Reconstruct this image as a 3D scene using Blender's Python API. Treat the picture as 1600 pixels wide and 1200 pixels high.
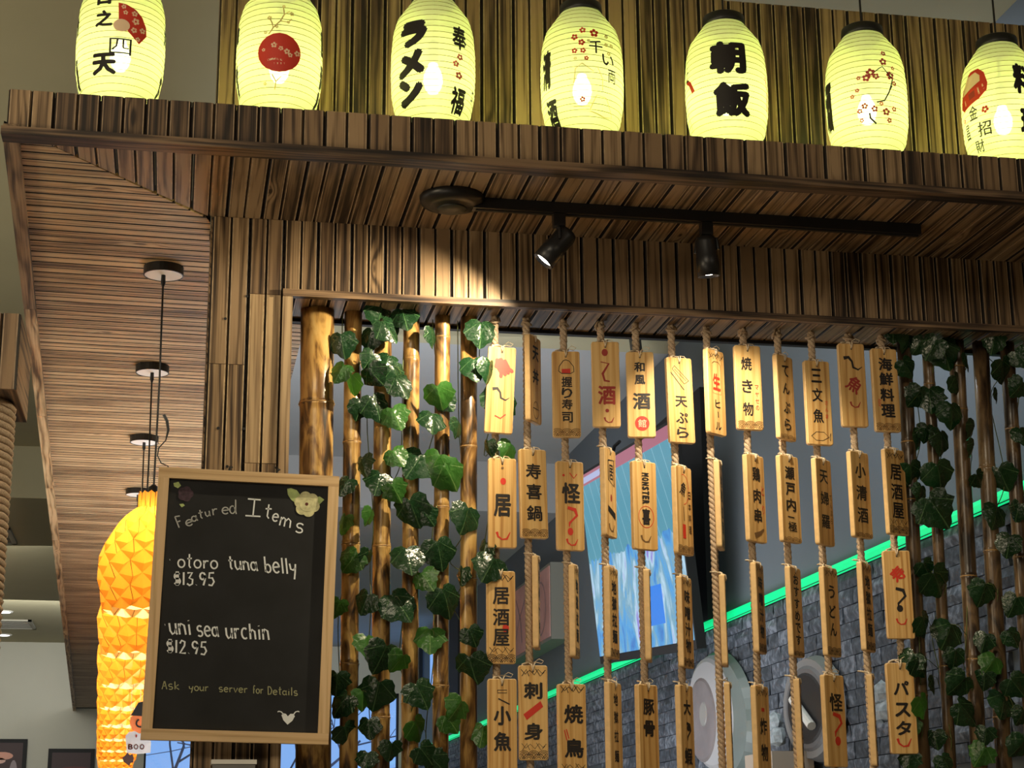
import bpy, bmesh, math, random
from mathutils import Vector, Matrix

random.seed(7)
for o in list(bpy.data.objects): bpy.data.objects.remove(o)
scene = bpy.context.scene
COL = scene.collection
PI = math.pi

# ------------------------------------------------------------------ camera
FPX = 2760.0
EYE = Vector((0, 0, 1.5))
_y = Vector((262 - 800, -(1345 - 600), -FPX)).normalized()
_x = Vector((15000, -627, -FPX)); _x = (_x - _x.dot(_y) * _y).normalized()
_z = _x.cross(_y)
ROT = Matrix((_x, _y, _z))                      # camera space -> world
cam_data = bpy.data.cameras.new('camera')
cam = bpy.data.objects.new('camera', cam_data); COL.objects.link(cam)
cam_data.sensor_fit = 'HORIZONTAL'; cam_data.sensor_width = 36
cam_data.lens = 36 * FPX / 1600
cam_data.clip_start = 0.05; cam_data.clip_end = 200
cam.matrix_world = Matrix.Translation(EYE) @ ROT.to_4x4()
scene.camera = cam

# ------------------------------------------------------------------ world, exposure, room lights and added fills
scene.view_settings.view_transform = 'Standard'
scene.view_settings.look = 'None'
scene.view_settings.exposure = 0.0
scene.view_settings.gamma = 1.0
scene.view_settings.use_curve_mapping = False
world = bpy.data.worlds.new('world'); scene.world = world
world.use_nodes = True
world.node_tree.nodes['Background'].inputs[0].default_value = (0.30, 0.52, 1.0, 1)
world.node_tree.nodes['Background'].inputs[1].default_value = 1.0

def area_light(name, loc, target, sx, sy, power, color):
    l = bpy.data.lights.new(name, 'AREA'); l.shape = 'RECTANGLE'; l.size = sx; l.size_y = sy
    l.energy = power; l.color = color
    o = bpy.data.objects.new(name, l); COL.objects.link(o); o.location = loc
    o.rotation_euler = (Vector(target) - Vector(loc)).to_track_quat('-Z', 'Y').to_euler()
    return o
def point_light(name, loc, power, color, r=0.03):
    l = bpy.data.lights.new(name, 'POINT'); l.energy = power; l.color = color; l.shadow_soft_size = r
    o = bpy.data.objects.new(name, l); COL.objects.link(o); o.location = loc
    return o
def spot_light(name, loc, direction, power, color, angle, blend=0.5, r=0.015):
    l = bpy.data.lights.new(name, 'SPOT'); l.energy = power; l.color = color
    l.spot_size = math.radians(angle); l.spot_blend = blend; l.shadow_soft_size = r
    o = bpy.data.objects.new(name, l); COL.objects.link(o); o.location = loc
    o.rotation_euler = Vector(direction).to_track_quat('-Z', 'Y').to_euler()
    return o
# unseen area lights added as general fill on the photographer's side
area_light('dining_room_fill', (-1.2, 0.6, 4.6), (-0.2, 4.2, 1.0), 2.4, 1.6, 115, (1.0, 0.85, 0.62))
area_light('dining_room_fill_right', (3.6, 0.2, 4.6), (2.4, 4.6, 1.2), 2.0, 1.6, 22, (1.0, 0.86, 0.68))
# far part of the dining room, left
area_light('far_dining_panel', (-2.6, 16.5, 4.2), (-2.2, 20, 0.0), 3.0, 4.0, 170, (1.0, 0.97, 0.86))
area_light('far_back_panel', (-1.0, 20.0, 4.2), (-1.2, 24, 1.5), 4.0, 1.5, 130, (0.98, 0.98, 0.92))
# kitchen / bar side behind the opening
area_light('bar_ceiling_panel', (1.2, 10.5, 4.6), (1.5, 13.5, 0.0), 2.0, 4.0, 90, (0.92, 0.95, 1.0))
area_light('dining_bounce_fill', (-3.2, 7.5, 1.9), (-2.4, 8.5, 4.7), 2.0, 3.0, 60, (1.0, 0.90, 0.70))  # unseen fill added to lift the ceiling, standing in for bounce
area_light('dining_bounce_near', (-1.5, 2.0, 0.8), (0.2, 4.2, 3.4), 1.5, 1.5, 16, (1.0, 0.86, 0.64))  # unseen low fill added from the left front
area_light('dining_side_fill', (-2.6, 3.2, 2.5), (1.9, 5.3, 2.5), 0.5, 0.5, 34, (1.0, 0.82, 0.55))  # unseen warm fill added to brighten the plaques' left edges
area_light('bar_bounce_fill', (0.9, 9.5, 1.0), (1.0, 10.5, 4.7), 1.4, 4.0, 120, (0.93, 0.96, 1.0))  # unseen cool fill added to lift the bar ceiling
area_light('bar_side_fill', (2.3, 6.6, 4.62), (3.05, 6.9, 2.6), 0.9, 0.9, 40, (0.84, 0.93, 1.0))  # unseen source added to brighten the near part of the side wall

def ray(u, v): return ROT @ Vector((u - 800, -(v - 600), -FPX))
def atY(u, v, y): d = ray(u, v); return EYE + d * (y / d.y)
def atZ(u, v, z): d = ray(u, v); return EYE + d * ((z - EYE.z) / d.z)
def atX(u, v, x): d = ray(u, v); return EYE + d * (x / d.x)

# ------------------------------------------------------------------ materials
MATS = {}
class NT:
    def __init__(s, name):
        m = bpy.data.materials.new(name); m.use_nodes = True; s.m = m; s.t = m.node_tree
        s.b = s.t.nodes['Principled BSDF']; s.out = s.t.nodes['Material Output']; MATS[name] = m
    def n(s, typ, **k):
        nd = s.t.nodes.new(typ)
        for a, b in k.items(): setattr(nd, a, b)
        return nd
    def l(s, a, b): s.t.links.new(a, b)
    def math(s, op, a, b=None, c=None):
        nd = s.n('ShaderNodeMath', operation=op)
        for i, v in enumerate((a, b, c)):
            if v is None: continue
            if isinstance(v, (int, float)): nd.inputs[i].default_value = v
            else: s.l(v, nd.inputs[i])
        return nd.outputs[0]
    def ramp(s, f, stops):
        r = s.n('ShaderNodeValToRGB'); e = r.color_ramp.elements
        while len(e) < len(stops): e.new(0.5)
        for i, (p, c) in enumerate(stops): e[i].position = p; e[i].color = (*c, 1)
        s.l(f, r.inputs[0]); return r.outputs[0]
    def mix(s, f, a, b, mode='MIX'):
        nd = s.n('ShaderNodeMix', data_type='RGBA', blend_type=mode)
        for i, v in ((0, f), (6, a), (7, b)):
            if isinstance(v, (int, float)): nd.inputs[i].default_value = v
            elif isinstance(v, tuple): nd.inputs[i].default_value = (*v, 1)
            else: s.l(v, nd.inputs[i])
        return nd.outputs[2]
    def bump(s, h, strength=0.3, dist=0.002):
        b = s.n('ShaderNodeBump'); b.inputs['Strength'].default_value = strength
        b.inputs['Distance'].default_value = dist; s.l(h, b.inputs['Height']); s.l(b.outputs[0], s.b.inputs['Normal'])

def plain(name, col, rough=0.6, metal=0.0, emit=0.0, noise=0.0, nscale=20.0, ecol=None, bump=0.0):
    s = NT(name)
    s.b.inputs['Base Color'].default_value = (*col, 1); s.b.inputs['Roughness'].default_value = rough
    s.b.inputs['Metallic'].default_value = metal
    if emit: s.b.inputs['Emission Color'].default_value = (*(ecol or col), 1); s.b.inputs['Emission Strength'].default_value = emit
    if noise:
        tc = s.n('ShaderNodeTexCoord'); nz = s.n('ShaderNodeTexNoise'); nz.inputs['Scale'].default_value = nscale
        nz.inputs['Detail'].default_value = 5; s.l(tc.outputs['Object'], nz.inputs['Vector'])
        a = tuple(c * (1 - noise) for c in col); b = tuple(min(1, c * (1 + noise)) for c in col)
        s.l(s.ramp(nz.outputs[0], [(0.3, a), (0.7, b)]), s.b.inputs['Base Color'])
        if bump: s.bump(nz.outputs[0], bump, 0.004)
    return s.m

def wood(name, dark, mid, light, scale=1.0, rough=0.55, charred=0.5, vary=0.35, knots=True):
    """Planks carry grain along local Y, width along local X; every plank shifts the pattern by its own random number."""
    s = NT(name)
    tc = s.n('ShaderNodeTexCoord'); oi = s.n('ShaderNodeObjectInfo')
    sep = s.n('ShaderNodeSeparateXYZ'); s.l(tc.outputs['Object'], sep.inputs[0])
    rnd = oi.outputs['Random']
    off = s.math('MULTIPLY', rnd, 61.0)
    # grain coordinates
    wx = s.math('ADD', sep.outputs[0], s.math('MULTIPLY', sep.outputs[2], 0.9))
    def vec(kx, ky, kz, o):
        c = s.n('ShaderNodeCombineXYZ')
        s.l(s.math('MULTIPLY_ADD', wx, kx, o), c.inputs[0])
        s.l(s.math('MULTIPLY_ADD', sep.outputs[1], ky, o), c.inputs[1])
        s.l(s.math('MULTIPLY', sep.outputs[2], kz), c.inputs[2])
        return c.outputs[0]
    kn = s.n('ShaderNodeTexVoronoi'); kn.inputs['Scale'].default_value = 1.0
    s.l(vec(7.0 * scale, 2.2 * scale, 1.0, off), kn.inputs['Vector'])
    kd = kn.outputs['Distance']
    n1 = s.n('ShaderNodeTexNoise'); n1.inputs['Scale'].default_value = 1; n1.inputs['Detail'].default_value = 2
    s.l(vec(11 * scale, 0.9 * scale, 4, off), n1.inputs['Vector'])
    near = s.math('POWER', s.math('SUBTRACT', 1.0, s.math('MINIMUM', s.math('MULTIPLY', kd, 3.6), 1.0)), 2.0)
    ph = s.math('ADD', s.math('MULTIPLY', n1.outputs[0], 24.0), s.math('MULTIPLY', near, 13.0 if knots else 0.0))
    ring = s.math('SINE', s.math('ADD', s.math('MULTIPLY', wx, 210 * scale), ph))
    ring01 = s.math('MULTIPLY_ADD', ring, 0.5, 0.5)
    n2 = s.n('ShaderNodeTexNoise'); n2.inputs['Scale'].default_value = 1; n2.inputs['Detail'].default_value = 4
    s.l(vec(190 * scale, 2.2 * scale, 20, off), n2.inputs['Vector'])
    n3 = s.n('ShaderNodeTexNoise'); n3.inputs['Scale'].default_value = 1; n3.inputs['Detail'].default_value = 3
    s.l(vec(16 * scale, 2.2 * scale, 2, off), n3.inputs['Vector'])
    grain = s.math('ADD', s.math('MULTIPLY', s.math('POWER', ring01, 2.0), 0.30), s.math('MULTIPLY', n2.outputs[0], 0.86))
    burn = s.math('MULTIPLY', s.math('SUBTRACT', n3.outputs[0], 0.5), 1.5 * charred)
    v = s.math('ADD', s.math('SUBTRACT', 1.15, grain), s.math('ADD', s.math('MULTIPLY', burn, -1.0), s.math('MULTIPLY', s.math('SUBTRACT', rnd, 0.5), -vary)))
    halo = s.math('MULTIPLY', s.math('SMOOTH_MIN', s.math('MULTIPLY', near, 2.2), 0.5, 0.1), 0.30)
    v = s.math('ADD', v, halo) if knots else v
    v2 = s.math('SUBTRACT', v, s.math('MULTIPLY', s.math('MULTIPLY', s.math('MAXIMUM', s.math('SUBTRACT', near, 0.62), 0.0), 3.2), 1.0 if knots else 0.0))
    v3 = s.math('MINIMUM', v2, v) if knots else v
    col = s.ramp(v3, [(0.28, dark), (0.53, mid), (0.82, light)])
    s.l(col, s.b.inputs['Base Color']); s.b.inputs['Roughness'].default_value = rough
    s.b.inputs['Specular IOR Level'].default_value = 0.35
    s.bump(grain, 0.35, 0.0015)
    return s.m

M_FASCIA = wood('charred_pine', (0.016, 0.009, 0.005), (0.085, 0.050, 0.027), (0.235, 0.150, 0.080), charred=0.8, vary=0.55)
M_SOFFIT = wood('brushed_pine', (0.028, 0.016, 0.008), (0.145, 0.090, 0.046), (0.33, 0.22, 0.12), charred=0.65, vary=0.45)
M_WING = wood('lamplit_brushed_pine', (0.085, 0.045, 0.018), (0.33, 0.205, 0.095), (0.58, 0.41, 0.22), charred=0.7, vary=0.35)  # brushed pine made lighter: lamp light on the side soffit put into the colour
M_COLUMN = wood('column_pine', (0.05, 0.028, 0.014), (0.27, 0.175, 0.09), (0.47, 0.33, 0.18), charred=0.35, vary=0.35)
M_RAIL = wood('charred_rail', (0.012, 0.007, 0.005), (0.06, 0.036, 0.021), (0.20, 0.125, 0.07), charred=1.2, vary=0.2, knots=False)
M_TRIM = wood('trim_pine', (0.018, 0.010, 0.007), (0.13, 0.08, 0.045), (0.34, 0.22, 0.12), charred=0.9, vary=0.2, knots=False)
M_JAMB = wood('jamb_pine', (0.09, 0.055, 0.03), (0.30, 0.20, 0.11), (0.50, 0.36, 0.21), charred=0.6, vary=0.2, knots=False)
M_PLAQUE = wood('plaque_wood', (0.42, 0.21, 0.06), (0.62, 0.36, 0.12), (0.74, 0.48, 0.19), scale=1.0, charred=0.25, vary=0.22, knots=False, rough=0.5)
M_FRAME = wood('frame_oak', (0.48, 0.31, 0.15), (0.60, 0.41, 0.21), (0.68, 0.48, 0.27), charred=0.2, vary=0.1, knots=False)
M_POST = M_FASCIA
M_BLACK = plain('black_metal', (0.012, 0.012, 0.013), 0.38)
M_BLACKM = plain('black_matte', (0.008, 0.008, 0.009), 0.7)
M_INK = plain('black_ink', (0.012, 0.008, 0.007), 0.6)
M_RED = plain('red_ink', (0.62, 0.035, 0.015), 0.55)
M_DKRED = plain('dark_red_ink', (0.34, 0.03, 0.02), 0.6)
M_BURN = plain('burnt_brown_ink', (0.17, 0.085, 0.025), 0.7)
M_PINK = plain('pink_ink', (0.62, 0.10, 0.08), 0.6)
M_PALE = plain('pale_print', (0.85, 0.62, 0.40), 0.6)
M_FAINT = plain('faint_print', (0.55, 0.42, 0.16), 0.6)
M_WALL = plain('olive_paint', (0.42, 0.37, 0.22), 0.85, noise=0.04, nscale=3)
M_CEIL = plain('ceiling_paint', (0.43, 0.39, 0.25), 0.9, noise=0.03, nscale=2)
M_FARWALL = plain('pale_paint', (0.55, 0.54, 0.46), 0.85, noise=0.03, nscale=2)
M_GREYWALL = plain('slate_paint', (0.115, 0.14, 0.165), 0.8, noise=0.04, nscale=2)
M_BARCEIL = plain('daylit_ceiling', (0.40, 0.405, 0.41), 0.9, noise=0.03, nscale=2)  # same ceiling as ceiling_paint, with cooler daylight put into the colour
M_FLOOR = plain('floor_tile', (0.16, 0.13, 0.10), 0.5, noise=0.1, nscale=6)
M_WHITE = plain('white_enamel', (0.75, 0.74, 0.70), 0.5)
M_CHALK = plain('chalk_white', (0.80, 0.84, 0.86), 0.9, emit=0.0)
M_CHALKY = plain('chalk_olive', (0.36, 0.36, 0.20), 0.9)
M_SLATE = plain('chalkboard_black', (0.011, 0.012, 0.0135), 0.85, noise=0.35, nscale=7)
M_STEEL = plain('brushed_steel', (0.5, 0.5, 0.5), 0.3, metal=0.9)
M_TWINE = plain('pale_twine', (0.66, 0.54, 0.38), 0.85, noise=0.25, nscale=150)
M_BULB = plain('lit_bulb', (1, 1, 1), 0.5, emit=14, ecol=(1.0, 0.97, 0.62))
M_BULBW = plain('warm_bulb', (1, 1, 1), 0.5, emit=30, ecol=(1.0, 0.68, 0.28))
def bulb_mat(name, col, st):
    s = NT(name); e = s.n('ShaderNodeEmission'); e.inputs[0].default_value = (*col, 1); e.inputs[1].default_value = st
    t = s.n('ShaderNodeBsdfTransparent'); a = s.n('ShaderNodeAddShader'); s.l(e.outputs[0], a.inputs[0]); s.l(t.outputs[0], a.inputs[1]); s.l(a.outputs[0], s.out.inputs[0]); return s.m
M_BULB = bulb_mat('frosted_bulb', (1.0, 0.97, 0.75), 7.0)
M_BULBW = bulb_mat('frosted_warm_bulb', (1.0, 0.80, 0.45), 6.0)
M_SPOTL = plain('spot_lens', (1, 1, 1), 0.5, emit=25, ecol=(1.0, 0.93, 0.8))
M_DOWN = plain('downlight_lens', (1, 1, 1), 0.5, emit=8, ecol=(1.0, 0.97, 0.9))
M_LED = plain('green_led', (0.0, 0.5, 0.2), 0.4, emit=1.6, ecol=(0.001, 0.42, 0.13))
M_STEM = plain('vine_stem', (0.10, 0.13, 0.03), 0.5)

def rope_mat():
    s = NT('jute_rope'); tc = s.n('ShaderNodeTexCoord'); nz = s.n('ShaderNodeTexNoise')
    nz.inputs['Scale'].default_value = 260; nz.inputs['Detail'].default_value = 4
    s.l(tc.outputs['Object'], nz.inputs['Vector'])
    s.l(s.ramp(nz.outputs[0], [(0.3, (0.30, 0.21, 0.135)), (0.7, (0.60, 0.46, 0.32))]), s.b.inputs['Base Color'])
    s.b.inputs['Roughness'].default_value = 0.9; s.bump(nz.outputs[0], 0.5, 0.001); return s.m
M_ROPE = rope_mat()

def bamboo_mat(name, stops):
    s = NT(name); tc = s.n('ShaderNodeTexCoord'); oi = s.n('ShaderNodeObjectInfo')
    mp = s.n('ShaderNodeMapping'); s.l(tc.outputs['Object'], mp.inputs[0]); mp.inputs['Scale'].default_value = (22, 22, 6)
    cx = s.n('ShaderNodeCombineXYZ'); s.l(s.math('MULTIPLY', oi.outputs['Random'], 50), cx.inputs[0]); s.l(s.math('MULTIPLY', oi.outputs['Random'], 90), cx.inputs[2])
    s.l(cx.outputs[0], mp.inputs['Location'])
    n = s.n('ShaderNodeTexNoise'); n.inputs['Scale'].default_value = 1; n.inputs['Detail'].default_value = 4; n.inputs['Distortion'].default_value = 1.0
    s.l(mp.outputs[0], n.inputs['Vector'])
    mp2 = s.n('ShaderNodeMapping'); s.l(tc.outputs['Object'], mp2.inputs[0]); mp2.inputs['Scale'].default_value = (300, 300, 5)
    n2 = s.n('ShaderNodeTexNoise'); n2.inputs['Scale'].default_value = 1; s.l(mp2.outputs[0], n2.inputs['Vector'])
    f = s.math('ADD', s.math('MULTIPLY', n.outputs[0], 1.0), s.math('MULTIPLY', n2.outputs[0], 0.12))
    s.l(s.ramp(f, stops), s.b.inputs['Base Color'])
    s.b.inputs['Roughness'].default_value = 0.32; s.b.inputs['Coat Weight'].default_value = 0.25; s.b.inputs['Coat Roughness'].default_value = 0.2
    return s.m
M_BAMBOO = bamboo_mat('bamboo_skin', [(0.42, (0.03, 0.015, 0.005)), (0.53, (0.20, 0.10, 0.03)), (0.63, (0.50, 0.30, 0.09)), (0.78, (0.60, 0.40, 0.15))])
M_BAMBOOD = bamboo_mat('dark_bamboo_skin', [(0.40, (0.018, 0.011, 0.006)), (0.53, (0.075, 0.045, 0.024)), (0.65, (0.17, 0.105, 0.05)), (0.8, (0.27, 0.18, 0.09))])  # darker brown version of the skin, for the right-hand poles
M_NODE = plain('bamboo_node', (0.30, 0.17, 0.055), 0.5, noise=0.5, nscale=40)

def leaf_mat(name, base, vein, rough, trans=0.15):
    s = NT(name); tc = s.n('ShaderNodeTexCoord'); sep = s.n('ShaderNodeSeparateXYZ'); s.l(tc.outputs['Object'], sep.inputs[0])
    oi = s.n('ShaderNodeObjectInfo')
    ang = s.math('ARCTAN2', sep.outputs[0], sep.outputs[1])
    a = s.math('ABSOLUTE', s.math('SINE', s.math('MULTIPLY', ang, 3.4)))
    nz = s.n('ShaderNodeTexNoise'); nz.inputs['Scale'].default_value = 4; nz.inputs['Detail'].default_value = 3; s.l(tc.outputs['Object'], nz.inputs['Vector'])
    side = s.n('ShaderNodeTexVoronoi', feature='DISTANCE_TO_EDGE'); side.inputs['Scale'].default_value = 4.5; s.l(tc.outputs['Object'], side.inputs['Vector'])
    v = s.math('LESS_THAN', a, 0.085)
    v2 = s.math('MULTIPLY', s.math('LESS_THAN', side.outputs['Distance'], 0.018), 0.22)
    f = s.math('MINIMUM', s.math('ADD', s.math('MULTIPLY', v, 0.75), v2), 1.0)
    g = s.mix(s.math('MULTIPLY_ADD', nz.outputs[0], 0.6, s.math('MULTIPLY', oi.outputs['Random'], 0.5)), tuple(c * 0.6 for c in base), tuple(c * 1.5 for c in base))
    s.l(s.mix(f, g, vein), s.b.inputs['Base Color'])
    s.b.inputs['Roughness'].default_value = rough
    s.b.inputs['Specular IOR Level'].default_value = 0.6
    s.bump(s.math('SUBTRACT', s.math('MULTIPLY', nz.outputs[0], 1.2), s.math('MULTIPLY', v, 0.5)), 0.35, 0.012)
    tr = s.n('ShaderNodeBsdfTranslucent'); tr.inputs[0].default_value = (base[0] * 3, base[1] * 3.2, base[2] * 1.2, 1)
    mx = s.n('ShaderNodeMixShader'); mx.inputs[0].default_value = trans
    s.l(s.b.outputs[0], mx.inputs[1]); s.l(tr.outputs[0], mx.inputs[2]); s.l(mx.outputs[0], s.out.inputs[0])
    return s.m
M_LEAF = leaf_mat('ivy_leaf_dark', (0.007, 0.030, 0.010), (0.07, 0.14, 0.055), 0.26, 0.06)
M_LEAFL = leaf_mat('ivy_leaf_fresh', (0.030, 0.11, 0.018), (0.15, 0.26, 0.08), 0.30, 0.18)

def shell_mat(name, tint, opac, emit, tmix):
    """lit lampshade: lets the bulb's light through, partly clear so the bulb shows as a hot patch"""
    s = NT(name)
    tp = s.n('ShaderNodeBsdfTransparent'); tp.inputs[0].default_value = (*tint, 1)
    tl = s.n('ShaderNodeBsdfTranslucent'); tl.inputs[0].default_value = (*tint, 1)
    s.b.inputs['Base Color'].default_value = (*tint, 1); s.b.inputs['Roughness'].default_value = 0.4
    s.b.inputs['Emission Color'].default_value = (*tint, 1); s.b.inputs['Emission Strength'].default_value = emit
    m1 = s.n('ShaderNodeMixShader'); m1.inputs[0].default_value = tmix; s.l(s.b.outputs[0], m1.inputs[1]); s.l(tl.outputs[0], m1.inputs[2])
    m2 = s.n('ShaderNodeMixShader'); m2.inputs[0].default_value = opac; s.l(tp.outputs[0], m2.inputs[1]); s.l(m1.outputs[0], m2.inputs[2])
    s.l(m2.outputs[0], s.out.inputs[0]); return s.m
M_LANTERN = shell_mat('lantern_vinyl', (0.84, 0.92, 0.50), 0.70, 0.09, 0.20)
M_ORIGAMI = shell_mat('origami_paper', (1.0, 0.42, 0.05), 1.0, 0.06, 0.30)
def glow_inside(m):
    t = m.node_tree; b = t.nodes['Principled BSDF']; g = t.nodes.new('ShaderNodeNewGeometry'); x = t.nodes.new('ShaderNodeMix'); x.data_type = 'RGBA'
    t.links.new(g.outputs['Backfacing'], x.inputs[0]); x.inputs[6].default_value = (1.0, 0.40, 0.035, 1); x.inputs[7].default_value = (1.0, 0.88, 0.6, 1); t.links.new(x.outputs[2], b.inputs['Base Color'])
glow_inside(M_ORIGAMI)      # paler inside faces: the bulb's overexposed glow put into the colour

# ------------------------------------------------------------------ mesh helpers
class MB:
    def __init__(s): s.v = []; s.f = []
    def add(s, vs, fs):
        k = len(s.v); s.v += [Vector(p) for p in vs]; s.f += [tuple(i + k for i in f) for f in fs]; return s
    def box(s, lo, hi, M=None):
        x0, y0, z0 = lo; x1, y1, z1 = hi
        vs = [Vector(p) for p in ((x0,y0,z0),(x1,y0,z0),(x1,y1,z0),(x0,y1,z0),(x0,y0,z1),(x1,y0,z1),(x1,y1,z1),(x0,y1,z1))]
        if M: vs = [M @ p for p in vs]
        return s.add(vs, [(3,2,1,0),(4,5,6,7),(0,1,5,4),(1,2,6,5),(2,3,7,6),(3,0,4,7)])
    def tube(s, pts, r, n=8, cap=True):
        pts = [Vector(p) for p in pts]; rr = r if isinstance(r, (list, tuple)) else [r] * len(pts)
        vs = []; fs = []; prev = None
        for i, p in enumerate(pts):
            t = (pts[min(i + 1, len(pts) - 1)] - pts[max(i - 1, 0)]).normalized()
            a = prev if prev else (Vector((1, 0, 0)) if abs(t.x) < 0.9 else Vector((0, 1, 0)))
            a = (a - a.dot(t) * t).normalized(); prev = a; b = t.cross(a)
            for k in range(n): th = 2 * PI * k / n; vs.append(p + (a * math.cos(th) + b * math.sin(th)) * rr[i])
        for i in range(len(pts) - 1):
            for k in range(n):
                k2 = (k + 1) % n; fs.append((i*n+k, i*n+k2, (i+1)*n+k2, (i+1)*n+k))
        if cap: fs.append(tuple(range(n - 1, -1, -1))); fs.append(tuple((len(pts)-1)*n + k for k in range(n)))
        return s.add(vs, fs)
    def lathe(s, prof, n=24, M=None, cap=True):
        vs = []; fs = []
        for r, z in prof:
            for k in range(n): th = 2 * PI * k / n; vs.append(Vector((r * math.cos(th), r * math.sin(th), z)))
        for i in range(len(prof) - 1):
            for k in range(n): k2 = (k + 1) % n; fs.append((i*n+k, i*n+k2, (i+1)*n+k2, (i+1)*n+k))
        if cap: fs.append(tuple(range(n - 1, -1, -1))); fs.append(tuple((len(prof)-1)*n + k for k in range(n)))
        if M: vs = [M @ p for p in vs]
        return s.add(vs, fs)
    def mesh(s, name, mat, smooth=False):
        me = bpy.data.meshes.new(name); me.from_pydata([tuple(p) for p in s.v], [], s.f)
        if isinstance(mat, (list, tuple)):
            for m in mat: me.materials.append(m)
        else: me.materials.append(mat)
        if smooth: me.polygons.foreach_set('use_smooth', [True] * len(me.polygons))
        me.update(); return me
    def obj(s, name, mat, parent=None, smooth=False, M=None):
        return link(name, s.mesh(name, mat, smooth), parent, M)

def link(name, data, parent=None, M=None):
    o = bpy.data.objects.new(name, data); COL.objects.link(o)
    if parent: o.parent = parent
    if M is not None: o.matrix_basis = M
    return o
def tag(o, label=None, cat=None, group=None, kind=None):
    if label: o['label'] = label
    if cat: o['category'] = cat
    if group: o['group'] = group
    if kind: o['kind'] = kind
    return o
def empty(name, loc=(0, 0, 0), label=None, cat=None, group=None, M=None):
    o = bpy.data.objects.new(name, None); COL.objects.link(o)
    if M is not None: o.matrix_basis = M
    else: o.location = loc
    o.empty_display_size = 0.05
    return tag(o, label, cat, group)
def struct(name, mb, mat): return tag(mb.obj(name, mat), kind='structure')
def frame(origin, u, v, n=None):
    u = Vector(u).normalized(); v = Vector(v).normalized(); n = Vector(n).normalized() if n else u.cross(v)
    return Matrix(((u.x, v.x, n.x, origin[0]), (u.y, v.y, n.y, origin[1]), (u.z, v.z, n.z, origin[2]), (0, 0, 0, 1)))
def box_world(name, lo, hi, mat, parent=None):
    """box whose object origin sits at its centre and whose longest side is local Y (grain)"""
    c = (Vector(lo) + Vector(hi)) / 2; d = Vector(hi) - Vector(lo); ax = max(range(3), key=lambda i: d[i])
    if ax == 0: M = frame(c, (0, 1, 0), (1, 0, 0), (0, 0, -1)); s = (d.y, d.x, d.z)
    elif ax == 1: M = frame(c, (1, 0, 0), (0, 1, 0)); s = (d.x, d.y, d.z)
    else: M = frame(c, (1, 0, 0), (0, 0, 1)); s = (d.x, d.z, d.y)
    return MB().box([-a / 2 for a in s], [a / 2 for a in s]).obj(name, mat, parent, M=M)

G, CH = 0.0050, 0.0075
M_GROOVE = plain('dark_groove', (0.014, 0.008, 0.005), 0.7)  # groove faces coloured darker than the board
M_BEAD = {}
def bead_of(mat):
    """pale raised bead beside each groove, in the tone of its board"""
    if mat.name not in M_BEAD:
        c = {'charred_pine': (0.27, 0.185, 0.11), 'brushed_pine': (0.37, 0.26, 0.155), 'lamplit_brushed_pine': (0.50, 0.36, 0.22), 'column_pine': (0.50, 0.36, 0.20)}.get(mat.name, (0.3, 0.2, 0.12))
        M_BEAD[mat.name] = plain('bead_' + mat.name, c, 0.55, noise=0.35, nscale=30)
    return M_BEAD[mat.name]
def plank_profile(w, t=0.012):
    b = 0.0030; c = w / 2
    return [(0.0, -t), (0.0, -CH), (G, 0.0), (G + b, 0.0), (c - G*.8 - b, 0.0), (c - G*.8, 0.0), (c, -CH), (c + G*.8, 0.0), (c + G*.8 + b, 0.0), (w - G - b, 0.0), (w - G, 0.0), (w, -CH), (w, -t)], [1, 1, 2, 0, 2, 0, 1, 2, 0, 2, 1, 1]
class PlankMB(MB):
    def obj(s, name, mat, parent=None, smooth=False, M=None):
        me = s.mesh(name, [mat, M_GROOVE, bead_of(mat)]); me.polygons.foreach_set('material_index', s.mi); return link(name, me, parent, M)
def plank_mesh(w, y0, y1, t=0.012):
    """y0, y1: numbers or functions of x"""
    f0 = y0 if callable(y0) else (lambda x: y0); f1 = y1 if callable(y1) else (lambda x: y1)
    pr, mi = plank_profile(w, t); n = len(pr); mb = PlankMB()
    vs = [(x, f0(x), z) for x, z in pr] + [(x, f1(x), z) for x, z in pr]
    fs = [(i, i + 1, n + i + 1, n + i) for i in range(n - 1)] + [(0, n, 2*n - 1, n - 1), tuple(range(n - 1, -1, -1)), tuple(range(n, 2*n))]
    mb.mi = mi + [1, 0, 0]
    mb.add(vs, fs); return mb

# ------------------------------------------------------------------ flat print: glyphs, strokes, discs
_GL = {}
def glyph(ch, bold=0.0):
    key = (ch, round(bold, 3))
    if key in _GL: return _GL[key]
    cu = bpy.data.curves.new('glyph', 'FONT'); cu.body = ch; cu.size = 1.0; cu.offset = bold; cu.resolution_u = 2; cu.fill_mode = 'FRONT'
    ob = bpy.data.objects.new('glyph', cu); COL.objects.link(ob)
    dg = bpy.context.evaluated_depsgraph_get()
    me = bpy.data.meshes.new_from_object(ob.evaluated_get(dg))
    vs = [(v.co.x, v.co.y) for v in me.vertices]; fs = [tuple(p.vertices) for p in me.polygons]
    bpy.data.objects.remove(ob); bpy.data.curves.remove(cu); bpy.data.meshes.remove(me)
    if vs:
        x0 = min(a for a, b in vs); x1 = max(a for a, b in vs); y0 = min(b for a, b in vs); y1 = max(b for a, b in vs)
        cx, cy = (x0 + x1) / 2, (y0 + y1) / 2
        vs = [(a - cx, b - cy) for a, b in vs]
        dim = (x1 - x0, y1 - y0)
    else: dim = (1, 1)
    _GL[key] = (vs, fs, dim); return _GL[key]

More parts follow.
